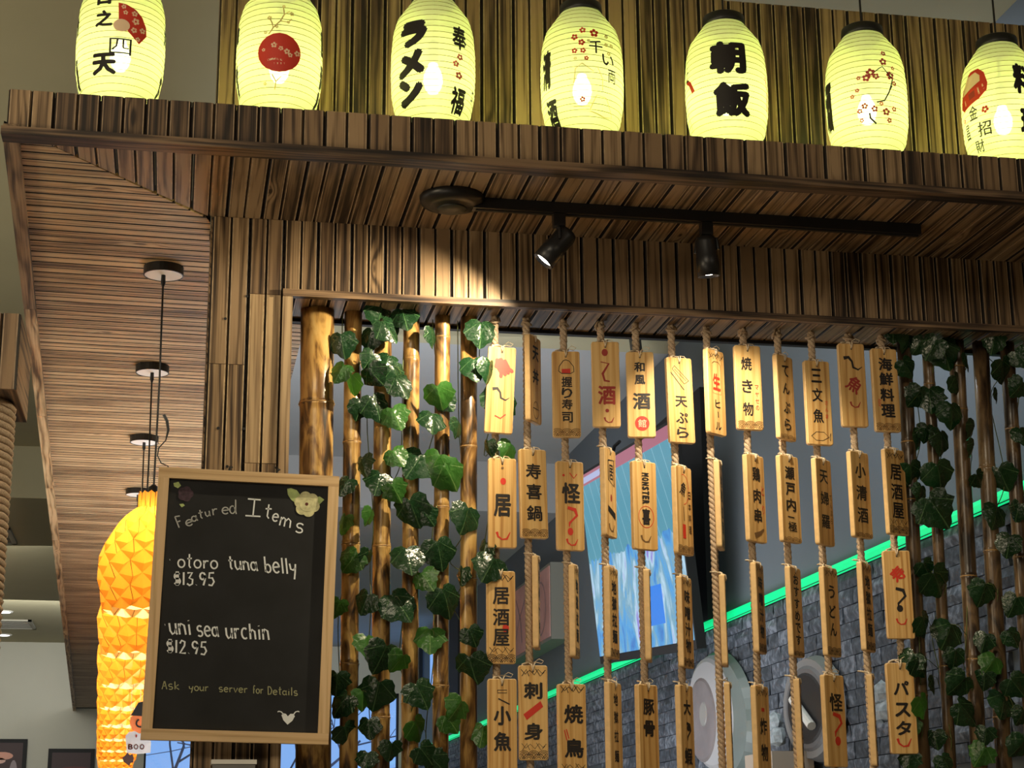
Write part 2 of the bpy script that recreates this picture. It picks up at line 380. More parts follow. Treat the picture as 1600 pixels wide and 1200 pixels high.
class Ink:
    def __init__(s): s.v = []; s.f = []
    def add(s, vs, fs):
        k = len(s.v); s.v += vs; s.f += [tuple(i + k for i in f) for f in fs]; return s
    def ch(s, c, x, y, w, h=None, bold=0.03, rot=0.0, box=False):
        """character c centred at x, y, em size w (h: stretched em height); box=True fits its ink to w x h"""
        vs, fs, dim = glyph(c, 0.0); h = h or w
        sx, sy = ((w / (dim[0] + 1.2 * bold), h / (dim[1] + 1.2 * bold)) if box else (w, h))
        ca, sa = math.cos(rot), math.sin(rot)
        q = bold * 0.80; offs = [(0, 0)]
        if bold > 0.05: offs += [(r_ * math.cos(a_ * PI / 4), r_ * math.sin(a_ * PI / 4)) for r_ in (q * .45, q * .9) for a_ in range(8)]
        elif q: offs += [(q, q*.4), (-q, -q*.4), (q*.4, -q), (-q*.4, q)]
        for k, (ox, oy) in enumerate(offs):
            s.add([(x + ca*(a+ox)*sx - sa*(b+oy)*sy, y + sa*(a+ox)*sx + ca*(b+oy)*sy, k * 0.12) for a, b in vs], fs)
        return s
    def disc(s, x, y, rx, ry=None, n=20, lay=0):
        ry = ry or rx
        return s.add([(x, y, lay)] + [(x + rx*math.cos(2*PI*k/n), y + ry*math.sin(2*PI*k/n), lay) for k in range(n)], [(0, 1 + k, 1 + (k + 1) % n) for k in range(n)])
    def line(s, pts, w, lay=0):
        """ribbon; w number or list"""
        n = len(pts); ww = w if isinstance(w, (list, tuple)) else [w] * n; vs = []
        for i, p in enumerate(pts):
            a = pts[max(i - 1, 0)]; b = pts[min(i + 1, n - 1)]; dx, dy = b[0] - a[0], b[1] - a[1]; L = math.hypot(dx, dy) or 1
            nx, ny = -dy / L * ww[i] / 2, dx / L * ww[i] / 2
            vs += [(p[0] + nx, p[1] + ny, lay), (p[0] - nx, p[1] - ny, lay)]
        return s.add(vs, [(2*i, 2*i+1, 2*i+3, 2*i+2) for i in range(n - 1)])
    def ring(s, x, y, r, w, n=24, a0=0, a1=2*PI, ry=None):
        ry = ry or r
        return s.line([(x + r*math.cos(a0 + (a1-a0)*k/n), y + ry*math.sin(a0 + (a1-a0)*k/n)) for k in range(n + 1)], w)
    def poly(s, pts, lay=0):
        k = len(pts); cx = sum(p[0] for p in pts)/k; cy = sum(p[1] for p in pts)/k
        return s.add([(cx, cy, lay)] + [(a, b, lay) for a, b in pts], [(0, 1 + i, 1 + (i + 1) % k) for i in range(k)])
    def flower(s, x, y, r, lay=0, rot=0.0):
        for k in range(5):
            a = rot + 2*PI*k/5; s.disc(x + r*0.58*math.cos(a), y + r*0.58*math.sin(a), r*0.36, n=8, lay=lay)
        return s
    def obj(s, name, mat, parent, fmap, fine=None):
        if not s.v: return None
        bm = bmesh.new(); vv = [bm.verts.new(p) for p in s.v]
        for f in s.f:
            try: bm.faces.new([vv[i] for i in f])
            except ValueError: pass
        if fine:
            bmesh.ops.triangulate(bm, faces=bm.faces[:])
            for _ in range(5):
                e = [e for e in bm.edges if e.calc_length() > fine]
                if not e: break
                bmesh.ops.subdivide_edges(bm, edges=e, cuts=1); bmesh.ops.triangulate(bm, faces=bm.faces[:])
        for v in bm.verts: v.co = fmap(v.co.x, v.co.y, v.co.z)
        me = bpy.data.meshes.new(name); bm.to_mesh(me); bm.free(); me.materials.append(mat)
        return link(name, me, parent)
class InkSet:
    """every character becomes a piece of its own; drawn marks share one"""
    def __init__(s): s.chars = []; s.rest = Ink()
    def ch(s, *a, **k): i = Ink(); i.ch(*a, **k); s.chars.append(i)
    def obj(s, name, *a, **k):
        for c in s.chars: c.obj('character', *a, **k)
        s.rest.obj(name, *a, **k)
    def __getattr__(s, n): return getattr(s.rest, n)
def ORD(i): return ['first', 'second', 'third', 'fourth', 'fifth', 'sixth', 'seventh', 'eighth', 'ninth', 'tenth', 'eleventh', 'twelfth'][i]

# ================================================================== THE SETTING
ZS, YB, YBK, ZU, ZC = 3.417, 5.20, 5.430, 3.168, 4.70       # soffit height, front face, rear face, opening head, high ceiling
XW = 3.10                                                    # side wall of the bar
struct('floor', MB().box((-6.2, -4.2, -0.1), (6.2, 24.2, 0.0)), M_FLOOR)
struct('ceiling', MB().box((-6.2, -4.2, ZC), (6.2, 10.8, ZC + 0.15)).box((-6.2, 10.8, ZC), (0.40, 14.2, ZC + 0.15)), M_CEIL)
struct('ceiling_bar', MB().box((0.40, 10.8, ZC), (6.2, 14.2, ZC + 0.15)), M_BARCEIL)
struct('ceiling_low', MB().box((-6.2, 14.2, 4.28), (0.40, 24.2, ZC + 0.15)), M_CEIL)
struct('ceiling_bar_low', MB().box((0.40, 14.2, 4.28), (6.2, 24.2, ZC + 0.15)), M_BARCEIL)
struct('wall_left', MB().box((-6.2, -4.2, 0), (-6.0, 24.2, ZC)), M_WALL)
struct('wall_right', MB().box((6.0, -4.2, 0), (6.2, YB, ZC)), M_WALL)
struct('wall_behind', MB().box((-6.0, -4.2, 0), (6.0, -4.0, ZC)), M_WALL)
# back wall with a window opening x -0.35..2.95, z 1.2..3.66
wb = MB()
wb.box((-6.0, 24.0, 0), (-0.36, 24.2, 4.28)); wb.box((-0.36, 24.0, 0), (2.98, 24.2, 1.2)); wb.box((-0.36, 24.0, 3.66), (2.98, 24.2, 4.28)); wb.box((2.98, 24.0, 0), (XW, 24.2, 4.28))
struct('wall_back', wb, M_FARWALL)
# side wall of the bar, painted above, stone clad below, small window far down it
ws = MB()
ws.box((XW, YBK + 0.02, 0), (XW + 0.2, 20.7, ZC)); ws.box((XW, 20.7, 0), (XW + 0.2, 23.3, 3.45)); ws.box((XW, 20.7, 4.22), (XW + 0.2, 23.3, 4.28)); ws.box((XW, 23.3, 0), (XW + 0.2, 24.0, 4.28))
side_wall = struct('wall_bar_side', ws, M_GREYWALL)

def window(name, lo, hi, axis, nmull):
    w = tag(MB().obj(name, M_WHITE), kind='structure')
    x0, y0, z0 = lo; x1, y1, z1 = hi; t = 0.025
    fr = MB()
    if axis == 'x':
        fr.box((x0, y0, z0), (x1, y1, z0 + t)); fr.box((x0, y0, z1 - t), (x1, y1, z1)); fr.box((x0, y0, z0), (x0 + t, y1, z1)); fr.box((x1 - t, y0, z0), (x1, y1, z1))
        for i in range(1, nmull): xx = x0 + (x1 - x0) * i / nmull; fr.box((xx - 0.03, y0, z0), (xx + 0.03, y1, z1))
    else:
        fr.box((x0, y0, z0), (x1, y1, z0 + t)); fr.box((x0, y0, z1 - t), (x1, y1, z1)); fr.box((x0, y0, z0), (x1, y0 + t, z1)); fr.box((x0, y1 - t, z0), (x1, y1, z1))
    fr.obj('window_frame', M_BLACKM, w)
    gl = NT('window_glass_' + name); gl.b.inputs['Transmission Weight'].default_value = 1.0; gl.b.inputs['Roughness'].default_value = 0.0; gl.b.inputs['IOR'].default_value = 1.0
    tp = gl.n('ShaderNodeBsdfTransparent'); tp.inputs[0].default_value = (0.9, 0.95, 0.97, 1); gs = gl.n('ShaderNodeBsdfGlossy'); gs.inputs['Roughness'].default_value = 0.02
    mx = gl.n('ShaderNodeMixShader'); mx.inputs[0].default_value = 0.05; gl.l(tp.outputs[0], mx.inputs[1]); gl.l(gs.outputs[0], mx.inputs[2]); gl.l(mx.outputs[0], gl.out.inputs[0])
    for i in range(nmull):
        g = MB()
        if axis == 'x':
            a = x0 + (x1 - x0) * i / nmull; b = x0 + (x1 - x0) * (i + 1) / nmull; ym = (y0 + y1) / 2; g.box((a + 0.03, ym - 0.004, z0 + t), (b - 0.03, ym + 0.004, z1 - t))
        else: xm = (x0 + x1) / 2; g.box((xm - 0.004, y0 + t, z0 + t), (xm + 0.004, y1 - t, z1 - t))
        g.obj('pane', gl.m, w)
    return w
window('window_1', (-0.36, 24.02, 1.2), (2.98, 24.12, 3.66), 'x', 3)
window('window_2', (XW + 0.02, 20.7, 3.45), (XW + 0.1, 23.3, 4.22), 'y', 1)

# bare trees outside the window
def branch(mb, p, d, L, r, depth):
    q = p + d * L; mb.tube([p, (p + q) / 2 + Vector((random.uniform(-.03, .03), 0, random.uniform(-.03, .03))), q], [r, r * 0.85, r * 0.65], 5)
    if depth == 0: return
    for k in range(random.choice((2, 2, 3))):
        a = random.uniform(0.3, 0.75) * (1 if k % 2 else -1); nd = (Matrix.Rotation(a, 3, 'Y') @ d + Vector((0, random.uniform(-.15, .15), 0.15))).normalized()
        branch(mb, p + d * L * random.uniform(0.6, 1.0), nd, L * random.uniform(0.6, 0.85), r * 0.55, depth - 1)
M_BARK = plain('bare_bark', (0.16, 0.13, 0.15), 0.9)
for i, (x, s_) in enumerate(((-0.05, 0.13), (1.35, 0.11), (2.3, 0.12))):
    mb = MB(); branch(mb, Vector((x, 26.0 + i * 2.6, -0.2)), Vector((0.05, 0, 1)).normalized(), 2.1, s_ * .8, 4)
    mb.v = list(mb.v)
    tag(mb.obj('bare_tree', M_BARK), ['leafless dark tree outside the window, leftmost of the three', 'leafless dark tree outside the window, middle one of the three', 'leafless dark tree outside the window, rightmost of the three'][i], 'tree')

# ---------------------------------------------------------------- front wall: column, header and upper band, all planked
fw = MB()
fw.box((0.052, YB + 0.012, 0), (0.29, YBK, 4.295)); fw.box((0.29, YB + 0.012, ZU + 0.006), (6.0, YBK, 4.30)); 
fw.box((2.92, YB + 0.012, 0), (6.0, YBK, ZU + 0.006))
FW = struct('wall_front', fw, M_TRIM)
PW = 0.109
def wall_plank(x, z0, z1, w=PW, mat=M_FASCIA, top=None, y=YB, parent=None, name='plank'):
    L = z1 - z0; t1 = top if top else L
    M = frame((x, y, z0), (1, 0, 0), (0, 0, 1), (0, -1, 0))
    # right-handed basis: x, z, -y
    return plank_mesh(w - 0.0012, 0, t1).obj(name, mat, parent or FW, M=M)
# header between the trim and the soffit
x = 0.277
while x < 3.35:
    wall_plank(x, 3.19, ZS, PW * 0.96, random.choice((M_FASCIA, M_SOFFIT, M_SOFFIT))); x += PW * 0.96
# upper band behind the lanterns, top edge runs just into the picture
x = 0.052
while x < 3.3:
    wall_plank(x, ZS + 0.13, 4.295, PW * 0.97, random.choice((M_FASCIA, M_SOFFIT, M_SOFFIT))); x += PW * 0.97
# column planks with staggered joints (x0, x1, z0, z1)
zj = lambda v, u=380: atY(u, v, YB).z
for (a, b, z0, z1, m) in ((0.056, 0.172, zj(570), ZS, M_SOFFIT), (0.056, 0.172, zj(1010), zj(570) , M_COLUMN), (0.056, 0.172, 1.2, zj(1010), M_SOFFIT),
                          (0.172, 0.276, zj(458), ZS, M_FASCIA), (0.172, 0.276, zj(723), zj(458), M_COLUMN), (0.172, 0.276, zj(1000), zj(723), M_COLUMN), (0.172, 0.276, 1.2, zj(1000), M_SOFFIT)):
    o = wall_plank(a, z0 + 0.0008, z1 - 0.0008, b - a, m)
for (u, v) in ((352, 498), (386, 463), (341, 669), (381, 670), (355, 729), (432, 731)):
    p = atY(u, v, YB)
    MB().lathe([(0.0, 0), (0.0045, 0), (0.0045, 0.0015)], 8).obj('nail_hole', M_BLACKM, FW, M=frame((p.x, p.y - 0.0005, p.z), (1, 0, 0), (0, 0, 1), (0, -1, 0)))
# trims around the opening
tr1 = tag(box_world('trim_1', (0.276, YB - 0.014, ZU), (3.4, YB + 0.012, 3.19), M_TRIM), kind='structure')
tr2 = tag(box_world('trim_2', (0.276, YB - 0.010, 1.0), (0.306, YB + 0.03, ZU), M_JAMB), kind='structure')
tr3 = tag(box_world('trim_3', (0.30, YBK - 0.012, ZU - 0.011), (3.3, YBK + 0.012, ZU + 0.004), M_BLACKM), kind='structure')
# jamb lining and head lining of the opening
HL = tag(MB().box((0.30, YB + 0.012, ZU + 0.0045), (2.92, YBK, ZU + 0.006)).obj('trim_4', M_BLACKM), kind='structure')
x = 0.31
while x < 2.9:
    plank_mesh(PW - 0.001, 0, YBK - 0.012 - (YB + 0.012), t=0.004).obj('plank', M_SOFFIT, HL, M=frame((x + PW, YB + 0.012, ZU + 0.0005), (-1, 0, 0), (0, 1, 0), (0, 0, -1))); x += PW

# ---------------------------------------------------------------- canopy over the counter
CAN = empty('canopy', (1.0, 4.66, ZS), 'stained pine plank canopy that runs over the counter and back along the left side', 'canopy')
def put(o):  # keep world placement under the canopy empty
    o.matrix_basis = Matrix.Translation(-CAN.location) @ o.matrix_basis; o.parent = CAN; return o
FY = 4.62
fa = put(MB().box((-0.50, FY + 0.012, ZS + 0.001), (3.4, FY + 0.03, 3.525)).obj('fascia', M_BLACKM))
def child_world(mb, name, mat, par, Mw):
    o = mb.obj(name, mat, par); o.matrix_basis = par_inv(par) @ Mw; return o
def par_inv(p):
    m = p.matrix_basis.copy()
    q = p.parent
    while q: m = (q.matrix_basis if q.parent else Matrix.Translation(q.location)) @ m; q = q.parent
    return m.inverted()
x = -0.512; ft = 3.537; i = 0
while x < 3.35:
    child_world(plank_mesh(PW * 1.13 - 0.001, 0, ft - (ZS + 0.001)), 'plank', random.choice((M_FASCIA, M_FASCIA, M_SOFFIT)), fa, frame((x, FY, ZS + 0.001), (1, 0, 0), (0, 0, 1), (0, -1, 0))); x += PW * 1.13
def bw(name, lo, hi, mat):
    o = box_world(name, lo, hi, mat); return put(o)
bw('edge_rail', (-0.522, FY - 0.030, ZS - 0.022), (3.42, FY + 0.035, ZS + 0.0), M_RAIL)
# front soffit
AX = Vector((-0.040, 1, 0)).normalized(); PX = Vector((1, 0.040, 0)).normalized()
mit = lambda X: 4.66 + (X + 0.44) * 1.135          # mitre line between front and side soffits
so = put(MB().box((0.06, 4.655, ZS + 0.012), (3.4, YB + 0.01, ZS + 0.03)).obj('soffit', M_BLACKM))
x = -0.44
while x < 3.35:
    w = PW * 0.985
    # plank seen from below: local x runs to -X so that the normal faces down
    X1 = x + w
    f1 = (lambda lx, X1=X1: max(0.001, min(YB, mit(X1 - lx)) - 4.655))
    child_world(plank_mesh(w - 0.001, 0, f1), 'plank', M_SOFFIT, so, frame((X1, 4.655, ZS), (-1, 0, 0), (0, 1, 0), (0, 0, -1))); x += w
# side soffit running back
wing_edge = lambda Y: -0.520 - 0.040 * (Y - 4.63)
sl = MB()
sl.add([(wing_edge(4.63), 4.63, ZS + 0.012), (0.05, 5.22, ZS + 0.012), (0.05, 5.42, ZS + 0.012), (0.42, 5.42, ZS + 0.012), (0.42, 24.0, ZS + 0.012), (wing_edge(24), 24.0, ZS + 0.012)] +
       [(wing_edge(4.63), 4.63, ZS + 0.03), (0.05, 5.22, ZS + 0.03), (0.05, 5.42, ZS + 0.03), (0.42, 5.42, ZS + 0.03), (0.42, 24.0, ZS + 0.03), (wing_edge(24), 24.0, ZS + 0.03)],
       [(0, 1, 2, 3, 4, 5), (11, 10, 9, 8, 7, 6)] + [(i, i + 6, (i + 1) % 6 + 6, (i + 1) % 6) for i in range(6)])
ss = put(sl.obj('side_soffit', M_BLACKM))
wp = PW * 0.98; s0 = 0.03; far = PlankMB(); far.mi = []; k = 0
while True:
    base = Vector((wing_edge(4.63), 4.63, ZS)) + AX * s0 + PX * 0.042
    if base.y > 23.6: break
    def f1(lx, base=base):
        q = base + AX * lx; Y = q.y
        xr = -0.44 + (Y - 4.66) / 1.135 if Y < 5.21 else (0.05 if Y < 5.42 else 0.42)
        return max(0.002, (xr - q.x))
    mb = plank_mesh(wp - 0.001, 0, f1)
    # basis: local x along AX (back), local y along PX, normal down
    Mw = frame(base, AX, PX, (0, 0, -1))
    if k < 150: child_world(mb, 'plank', M_WING, ss, Mw)
    else:
        mb.v = [Mw @ p for p in mb.v]; far.add(mb.v, mb.f); far.mi += mb.mi
    s0 += wp; k += 1
if far.v:
    c0 = Vector((-0.6, 20, ZS)); R = frame(c0, AX, PX, (0, 0, -1)); far.v = [R.inverted() @ p for p in far.v]
    tag(child_world(far, 'far_planks', M_WING, ss, R), kind='stuff')
# edge strip of the side soffit in lengths
s0 = -0.02; L = 1.6
for j in range(13):
    base = Vector((wing_edge(4.63), 4.63, ZS - 0.020)) + AX * s0
    l2 = min(L, 24.0 - base.y) - 0.003
    if l2 <= 0: break
    child_world(MB().box((0, 0, 0), (0.042, l2, 0.034)), 'edge_strip', M_WING if j else M_SOFFIT, ss, Matrix(((PX.x, AX.x, 0, base.x), (PX.y, AX.y, 0, base.y), (0, 0, 1, base.z), (0, 0, 0, 1))))
    s0 += L
mt = Vector((-0.44, 4.66, 0))

# ---------------------------------------------------------------- stone cladding of the side wall
def stone_mat():
    s = NT('split_stone'); tc = s.n('ShaderNodeTexCoord'); oi = s.n('ShaderNodeObjectInfo')
    n = s.n('ShaderNodeTexNoise'); n.inputs['Scale'].default_value = 28; n.inputs['Detail'].default_value = 6
    ad = s.n('ShaderNodeVectorMath', operation='ADD'); s.l(tc.outputs['Object'], ad.inputs[0])
    cx = s.n('ShaderNodeCombineXYZ'); s.l(s.math('MULTIPLY', oi.outputs['Random'], 40), cx.inputs[0]); s.l(cx.outputs[0], ad.inputs[1]); s.l(ad.outputs[0], n.inputs['Vector'])
    f = s.math('ADD', n.outputs[0], s.math('MULTIPLY', s.math('SUBTRACT', oi.outputs['Random'], 0.5), 0.25))
    s.l(s.ramp(f, [(0.3, (0.030, 0.038, 0.050)), (0.55, (0.075, 0.090, 0.115)), (0.72, (0.20, 0.23, 0.28))]), s.b.inputs['Base Color'])
    s.b.inputs['Roughness'].default_value = 0.75; s.bump(n.outputs[0], 0.8, 0.01); return s.m
M_STONE = stone_mat()
zl = 2.80
random.seed(11); cnt = 0; farst = MB()
def stone_mb(L, h):
    mb = MB(); nx, d = 3, 0.0
    vs = []; fs = []
    for i in range(nx + 1):
        for j in range(3):
            edge = (i in (0, nx)) or (j in (0, 2))
            vs.append((-(random.uniform(0.014, 0.024) if edge else random.uniform(0.022, 0.036)), i * L / nx, j * h / 2))
    for i in range(nx):
        for j in range(2): a = i * 3 + j; fs.append((a, a + 1, a + 4, a + 3))
    k = len(vs); vs += [(0, 0, 0), (0, L, 0), (0, L, h), (0, 0, h)]
    fs += [(k, k + 3, 2, 1, 0), (k + 1, 9, 10, 11, k + 2), (k, 0, 3, 6, 9, k + 1), (k + 3, k + 2, 11, 8, 5, 2)]
    return mb.add(vs, fs)
stone_shapes = [[stone_mb(L, 0.074).mesh('stone', M_STONE) for _ in range(4)] for L in (0.16, 0.22, 0.30)]
rows = 12
for r in range(rows):
    y = 5.6 + random.uniform(0, 0.2); z = zl - 0.012 - (r + 1) * 0.078
    while y < 23.4:
        li = random.randrange(3); L = (0.16, 0.22, 0.30)[li]
        vis_z = 1.5 + 150 * y / 2857
        if z + 0.08 > vis_z:
            if cnt < 296 and y < 12.2 and (y > 6.0):
                o = link('stone', random.choice(stone_shapes[li]), side_wall); o.location = (XW, y, z); cnt += 1
            elif y >= 6.0:
                m = stone_mb(L, 0.074); m.v = [p + Vector((XW, y, z)) for p in m.v]; farst.add(m.v, m.f)
        y += L + 0.005
tag(farst.obj('far_stones', M_STONE, side_wall), kind='stuff')
led = MB().tube([(XW - 0.035, y, zl + 0.012) for y in (5.7, 10, 15, 20, 23.9)], 0.028, 8)
tag(led.obj('light_strip', M_LED), 'glowing green light strip along the top of the stone wall', 'light strip')
tag(box_world('trim_5', (XW - 0.05, 5.6, zl - 0.012), (XW, 23.95, zl - 0.004), M_BLACKM), kind='structure')

# ================================================================== LANTERNS ABOVE THE CANOPY
LR, LY, LH = 0.129, 4.93, 0.45
def lantern_profile():
    base = [(0.062, 0.0), (0.0896, -0.040), (0.112, -0.074), (0.1235, -0.119), (0.1285, -0.184), (0.129, -0.25), (0.126, -0.32), (0.1155, -0.38), (0.092, -0.425), (0.066, -LH)]
    out = []; N = 23
    def rad(z):
        for (r0, z0), (r1, z1) in zip(base, base[1:]):
            if z <= z0 and z >= z1: return r0 + (r1 - r0) * (z0 - z) / (z0 - z1)
        return base[-1][0]
    for i in range(N):
        z0 = -LH * i / N; z1 = -LH * (i + 1) / N
        out.append((rad(z0) - 0.0014, z0)); out.append((rad((z0 + z1) / 2 * 1.0 + (z0 - z1) * 0.22) + 0.0004, z0 * 0.72 + z1 * 0.28)); out.append((rad(z1 * 0.72 + z0 * 0.28) + 0.0004, z0 * 0.28 + z1 * 0.72))
    out.append((0.064, -LH)); return out, rad
LPROF, LRAD = lantern_profile()
shade_me = MB().lathe(LPROF, 40, cap=False).mesh('shade', M_LANTERN, True)
hoops = MB()
for i in range(1, 23):
    z = -LH * i / 23; hoops.tube([(math.cos(2*PI*k/30) * (LRAD(z) - 0.0008), math.sin(2*PI*k/30) * (LRAD(z) - 0.0008), z) for k in range(31)], 0.0009, 4, cap=False)
hoop_me = hoops.mesh('hoops', plain('hoop_wire', (0.25, 0.24, 0.06), 0.6), False)
cap_me = MB().lathe([(0.0, 0.030), (0.060, 0.030), (0.066, 0.026), (0.068, 0.004), (0.067, -0.006), (0.060, -0.006), (0.058, 0.02), (0.0, 0.02)], 32, cap=False).mesh('top_cap', M_BLACK, True)
bot_me = MB().lathe([(0.066, -LH + .007), (0.068, -LH), (0.067, -LH - .022), (0.060, -LH - .022), (0.059, -LH + .002), (0.062, -LH + .007)], 32, cap=False).mesh('bottom_rim', M_BLACK, True)
bulb_me = MB().lathe([(0.002, -0.305), (0.016, -0.300), (0.026, -0.282), (0.030, -0.262), (0.027, -0.240), (0.018, -0.222), (0.013, -0.205), (0.013, -0.19)], 16).mesh('bulb', M_BULB, True)
bcap_me = MB().lathe([(0.014, -0.205), (0.016, -0.19), (0.017, -0.13), (0.010, -0.125)], 12).mesh('lamp_holder', M_BLACK, True)
PXM = 5.5 / 2760                        # metres per pixel at the lantern row
LDESC = ['printed with a red fan, leftmost and cut by the frame', 'printed with a red sun disc and blossom twig', 'lettered with bold black katakana and small pink blossoms', 'with faint castle drawing and many small red blossoms',
         'with two big black characters one above the other', 'with a cherry branch curling down its front', 'with a red round-doll print, rightmost in the row']
def lantern(i):
    xc = -0.235 + 0.4672 * i; zt = 4.058
    t = empty('paper_lantern', (xc, LY, zt), 'glowing yellow-green lantern, ' + LDESC[i], 'lantern', 'lanterns in a row above the canopy')
    link('shade', shade_me, t); h = link('hoops', hoop_me, t)
    link('top_cap', cap_me, t); link('bottom_rim', bot_me, t); link('bulb', bulb_me, t); link('lamp_holder', bcap_me, t)
    sway = random.uniform(-0.012, 0.012)
    MB().tube([(0, 0, -0.14), (0, 0, 0.03), (sway * 0.4, 0, 0.3), (0, 0, ZC - zt)], 0.0038, 6).obj('cord', M_BLACK, t)
    point_light('lantern_light', (xc, LY, zt - 0.262), 3.2, (1.0, 0.90, 0.50), 0.028)
    view = math.atan2(-LY, -xc)               # bearing of the viewer from the lantern
    def place(u, v):                          # pixel -> (arc, height)
        p = atY(u, v, LY); return p
    pc = atY(0, 0, LY)
    def fmap(x, y, lay):                      # x: arc metres to viewer's right, y: height relative to top
        a = view + x / LR; r = LRAD(max(-LH, min(0, y))) + 0.0016 + lay * 0.0006
        return Vector((r * math.cos(a), r * math.sin(a), y))
    u0 = {0: 185, 1: 436.5, 2: 677, 3: 902.5, 4: 1131.5, 5: 1348, 6: 1558}[i]
    def P(u, v):
        d = (u - u0) * PXM; d = max(-0.124, min(0.124, d)); return (math.asin(d / LR) * LR, atY(u0, v, LY - 0.118).z - zt)
    return t, P, fmap
S = PXM
INKS = {}
def lant_text(i, items):
    t, P, fmap = lantern(i)
    by = {}
    for it in items:
        kind, col = it[0], it[1]; ink = by.setdefault(col, InkSet())
        if kind == 'c':
            _, _, c, u, v, w, h, bold = it; x, y = P(u, v); ink.ch(c, x, y, w * S, h * S, bold, box=True)
        elif kind == 'f':
            for (u, v, r) in it[2]: x, y = P(u, v); ink.flower(x, y, r * S, rot=random.random())
        elif kind == 'l':
            ink.line([P(u, v) for u, v in it[2]], it[3] * S)
        elif kind == 'd':
            x, y = P(it[2], it[3]); ink.disc(x, y, it[4] * S, (it[5] if len(it) > 5 else it[4]) * S, lay=it[6] if len(it) > 6 else 0)
        elif kind == 'p':
            ink.poly([P(u, v) for u, v in it[2]], lay=it[3] if len(it) > 3 else 0)
    nm = {'black_ink': 'lettering', 'red_ink': 'red_print', 'pink_ink': 'blossom_print', 'pale_print': 'pale_print', 'faint_print': 'line_drawing', 'dark_red_ink': 'red_print'}
    for m, ink in by.items(): ink.obj(nm[m.name], m, t, fmap, fine=0.011)
B_ = 0.07
fan = [(178, 6), (190, 8), (203, 14), (213, 24), (219, 38), (220, 52), (210, 67)]
lant_text(0, [('c', M_INK, '日', 157, -2, 22, 22, B_), ('c', M_INK, '之', 159, 31, 26, 26, B_), ('c', M_INK, '天', 161, 101, 38, 32, B_), ('c', M_INK, '四', 184, 75, 32, 26, 0.0),
    ('p', M_RED, fan + [(195, 52), (188, 42), (180, 36)]), ('d', M_PALE, 184, 42, 12, 10, 1), ('f', M_PALE, [(186, 12, 4), (202, 21, 5), (189, 21, 4), (204, 33, 6), (214, 45, 5), (202, 47, 5), (208, 60, 4)]),
    ('c', M_INK, '大', 253, 32, 10, 34, B_), ('c', M_INK, '花', 250, 120, 10, 50, B_), ('c', M_INK, '竹', 120, 30, 8, 30, B_), ('c', M_INK, '酒', 119, 105, 8, 50, B_)])
lant_text(1, [('d', M_RED, 436, 84, 32.5, 31),
    ('f', M_PALE, [(428, 73, 5), (438, 78, 4), (447, 82, 5), (452, 87, 4), (462, 83, 5), (413, 80, 3)]), ('l', M_PALE, [(419, 96), (430, 94), (441, 96)], 3), ('l', M_PALE, [(424, 102), (444, 101)], 3),
    ('l', M_FAINT, [(420, 56), (426, 46), (424, 38), (420, 30)], 2), ('l', M_FAINT, [(426, 46), (436, 35), (442, 24), (440, 12)], 2), ('l', M_FAINT, [(436, 35), (448, 36), (453, 30)], 1.6), ('l', M_FAINT, [(442, 24), (450, 18)], 1.4), ('l', M_FAINT, [(430, 140), (432, 128), (426, 118)], 2), ('l', M_FAINT, [(432, 128), (440, 120)], 1.6),
    ('f', M_FAINT, [(420, 30, 4), (453, 22, 4), (448, 36, 3), (431, 44, 3), (415, 53, 3), (441, 11, 3), (415, 131, 3)]),
    ('c', M_INK, '和', 372, 42, 9, 32, B_), ('c', M_INK, '食', 373, 110, 9, 60, B_), ('c', M_INK, '居', 501, 48, 10, 42, B_), ('c', M_INK, '酒', 502, 100, 9, 40, B_), ('c', M_INK, '屋', 499, 140, 9, 34, B_)])
lant_text(2, [('c', M_INK, 'ラ', 646, 52, 46, 44, 0.13), ('c', M_INK, 'メ', 643, 98, 46, 44, 0.13), ('c', M_INK, 'ン', 641, 141, 44, 42, 0.13),
    ('c', M_INK, '奉', 717, 55, 27, 40, 0.04), ('c', M_INK, '福', 718, 151, 28, 40, 0.04), ('f', M_PINK, [(717, 85, 6), (711, 97, 6), (716, 114, 7)]), ('c', M_INK, '中', 738, 137, 7, 32, 0.01),
    ('l', M_FAINT, [(728, 72), (733, 80), (730, 90), (735, 98)], 1.5)])
lant_text(3, [('c', M_INK, '清', 849, 98, 22, 66, 0.06), ('c', M_INK, '酒', 853, 168, 24, 46, 0.06),
    ('f', M_RED, [(905, 47, 6), (892, 58, 6), (903, 67, 6), (892, 80, 5), (905, 80, 5), (910, 92, 4), (923, 51, 8), (903, 155, 5)]), ('f', M_FAINT, [(942, 53, 4), (941, 67, 4), (949, 66, 4), (914, 64, 3), (944, 80, 4), (893, 92, 3)]),
    ('c', M_INK, '千', 925, 73, 22, 22, 0.02), ('c', M_INK, 'い', 943, 91, 22, 18, 0.02), ('c', M_INK, '両', 948, 115, 15, 22, 0.01),
    ('l', M_FAINT, [(890, 130), (893, 108), (903, 100), (920, 112), (926, 104), (934, 122), (934, 140)], 1.3), ('l', M_FAINT, [(915, 170), (925, 148), (940, 150), (952, 176), (940, 178), (915, 172)], 1.3), ('l', M_FAINT, [(888, 165), (915, 165)], 1.2)])
lant_text(4, [('c', M_INK, '朝', 1136, 90, 57, 56, 0.085), ('c', M_INK, '飯', 1141, 155, 59, 56, 0.085),
    ('c', M_INK, '上', 1072, 98, 9, 26, 0.02), ('l', M_RED, [(1071, 108), (1076, 116), (1081, 132)], 7), ('l', M_RED, [(1192, 108), (1194, 130), (1195, 160)], 3), ('l', M_FAINT, [(1070, 150), (1073, 190)], 1.5)])
br = [(1310, 192)]
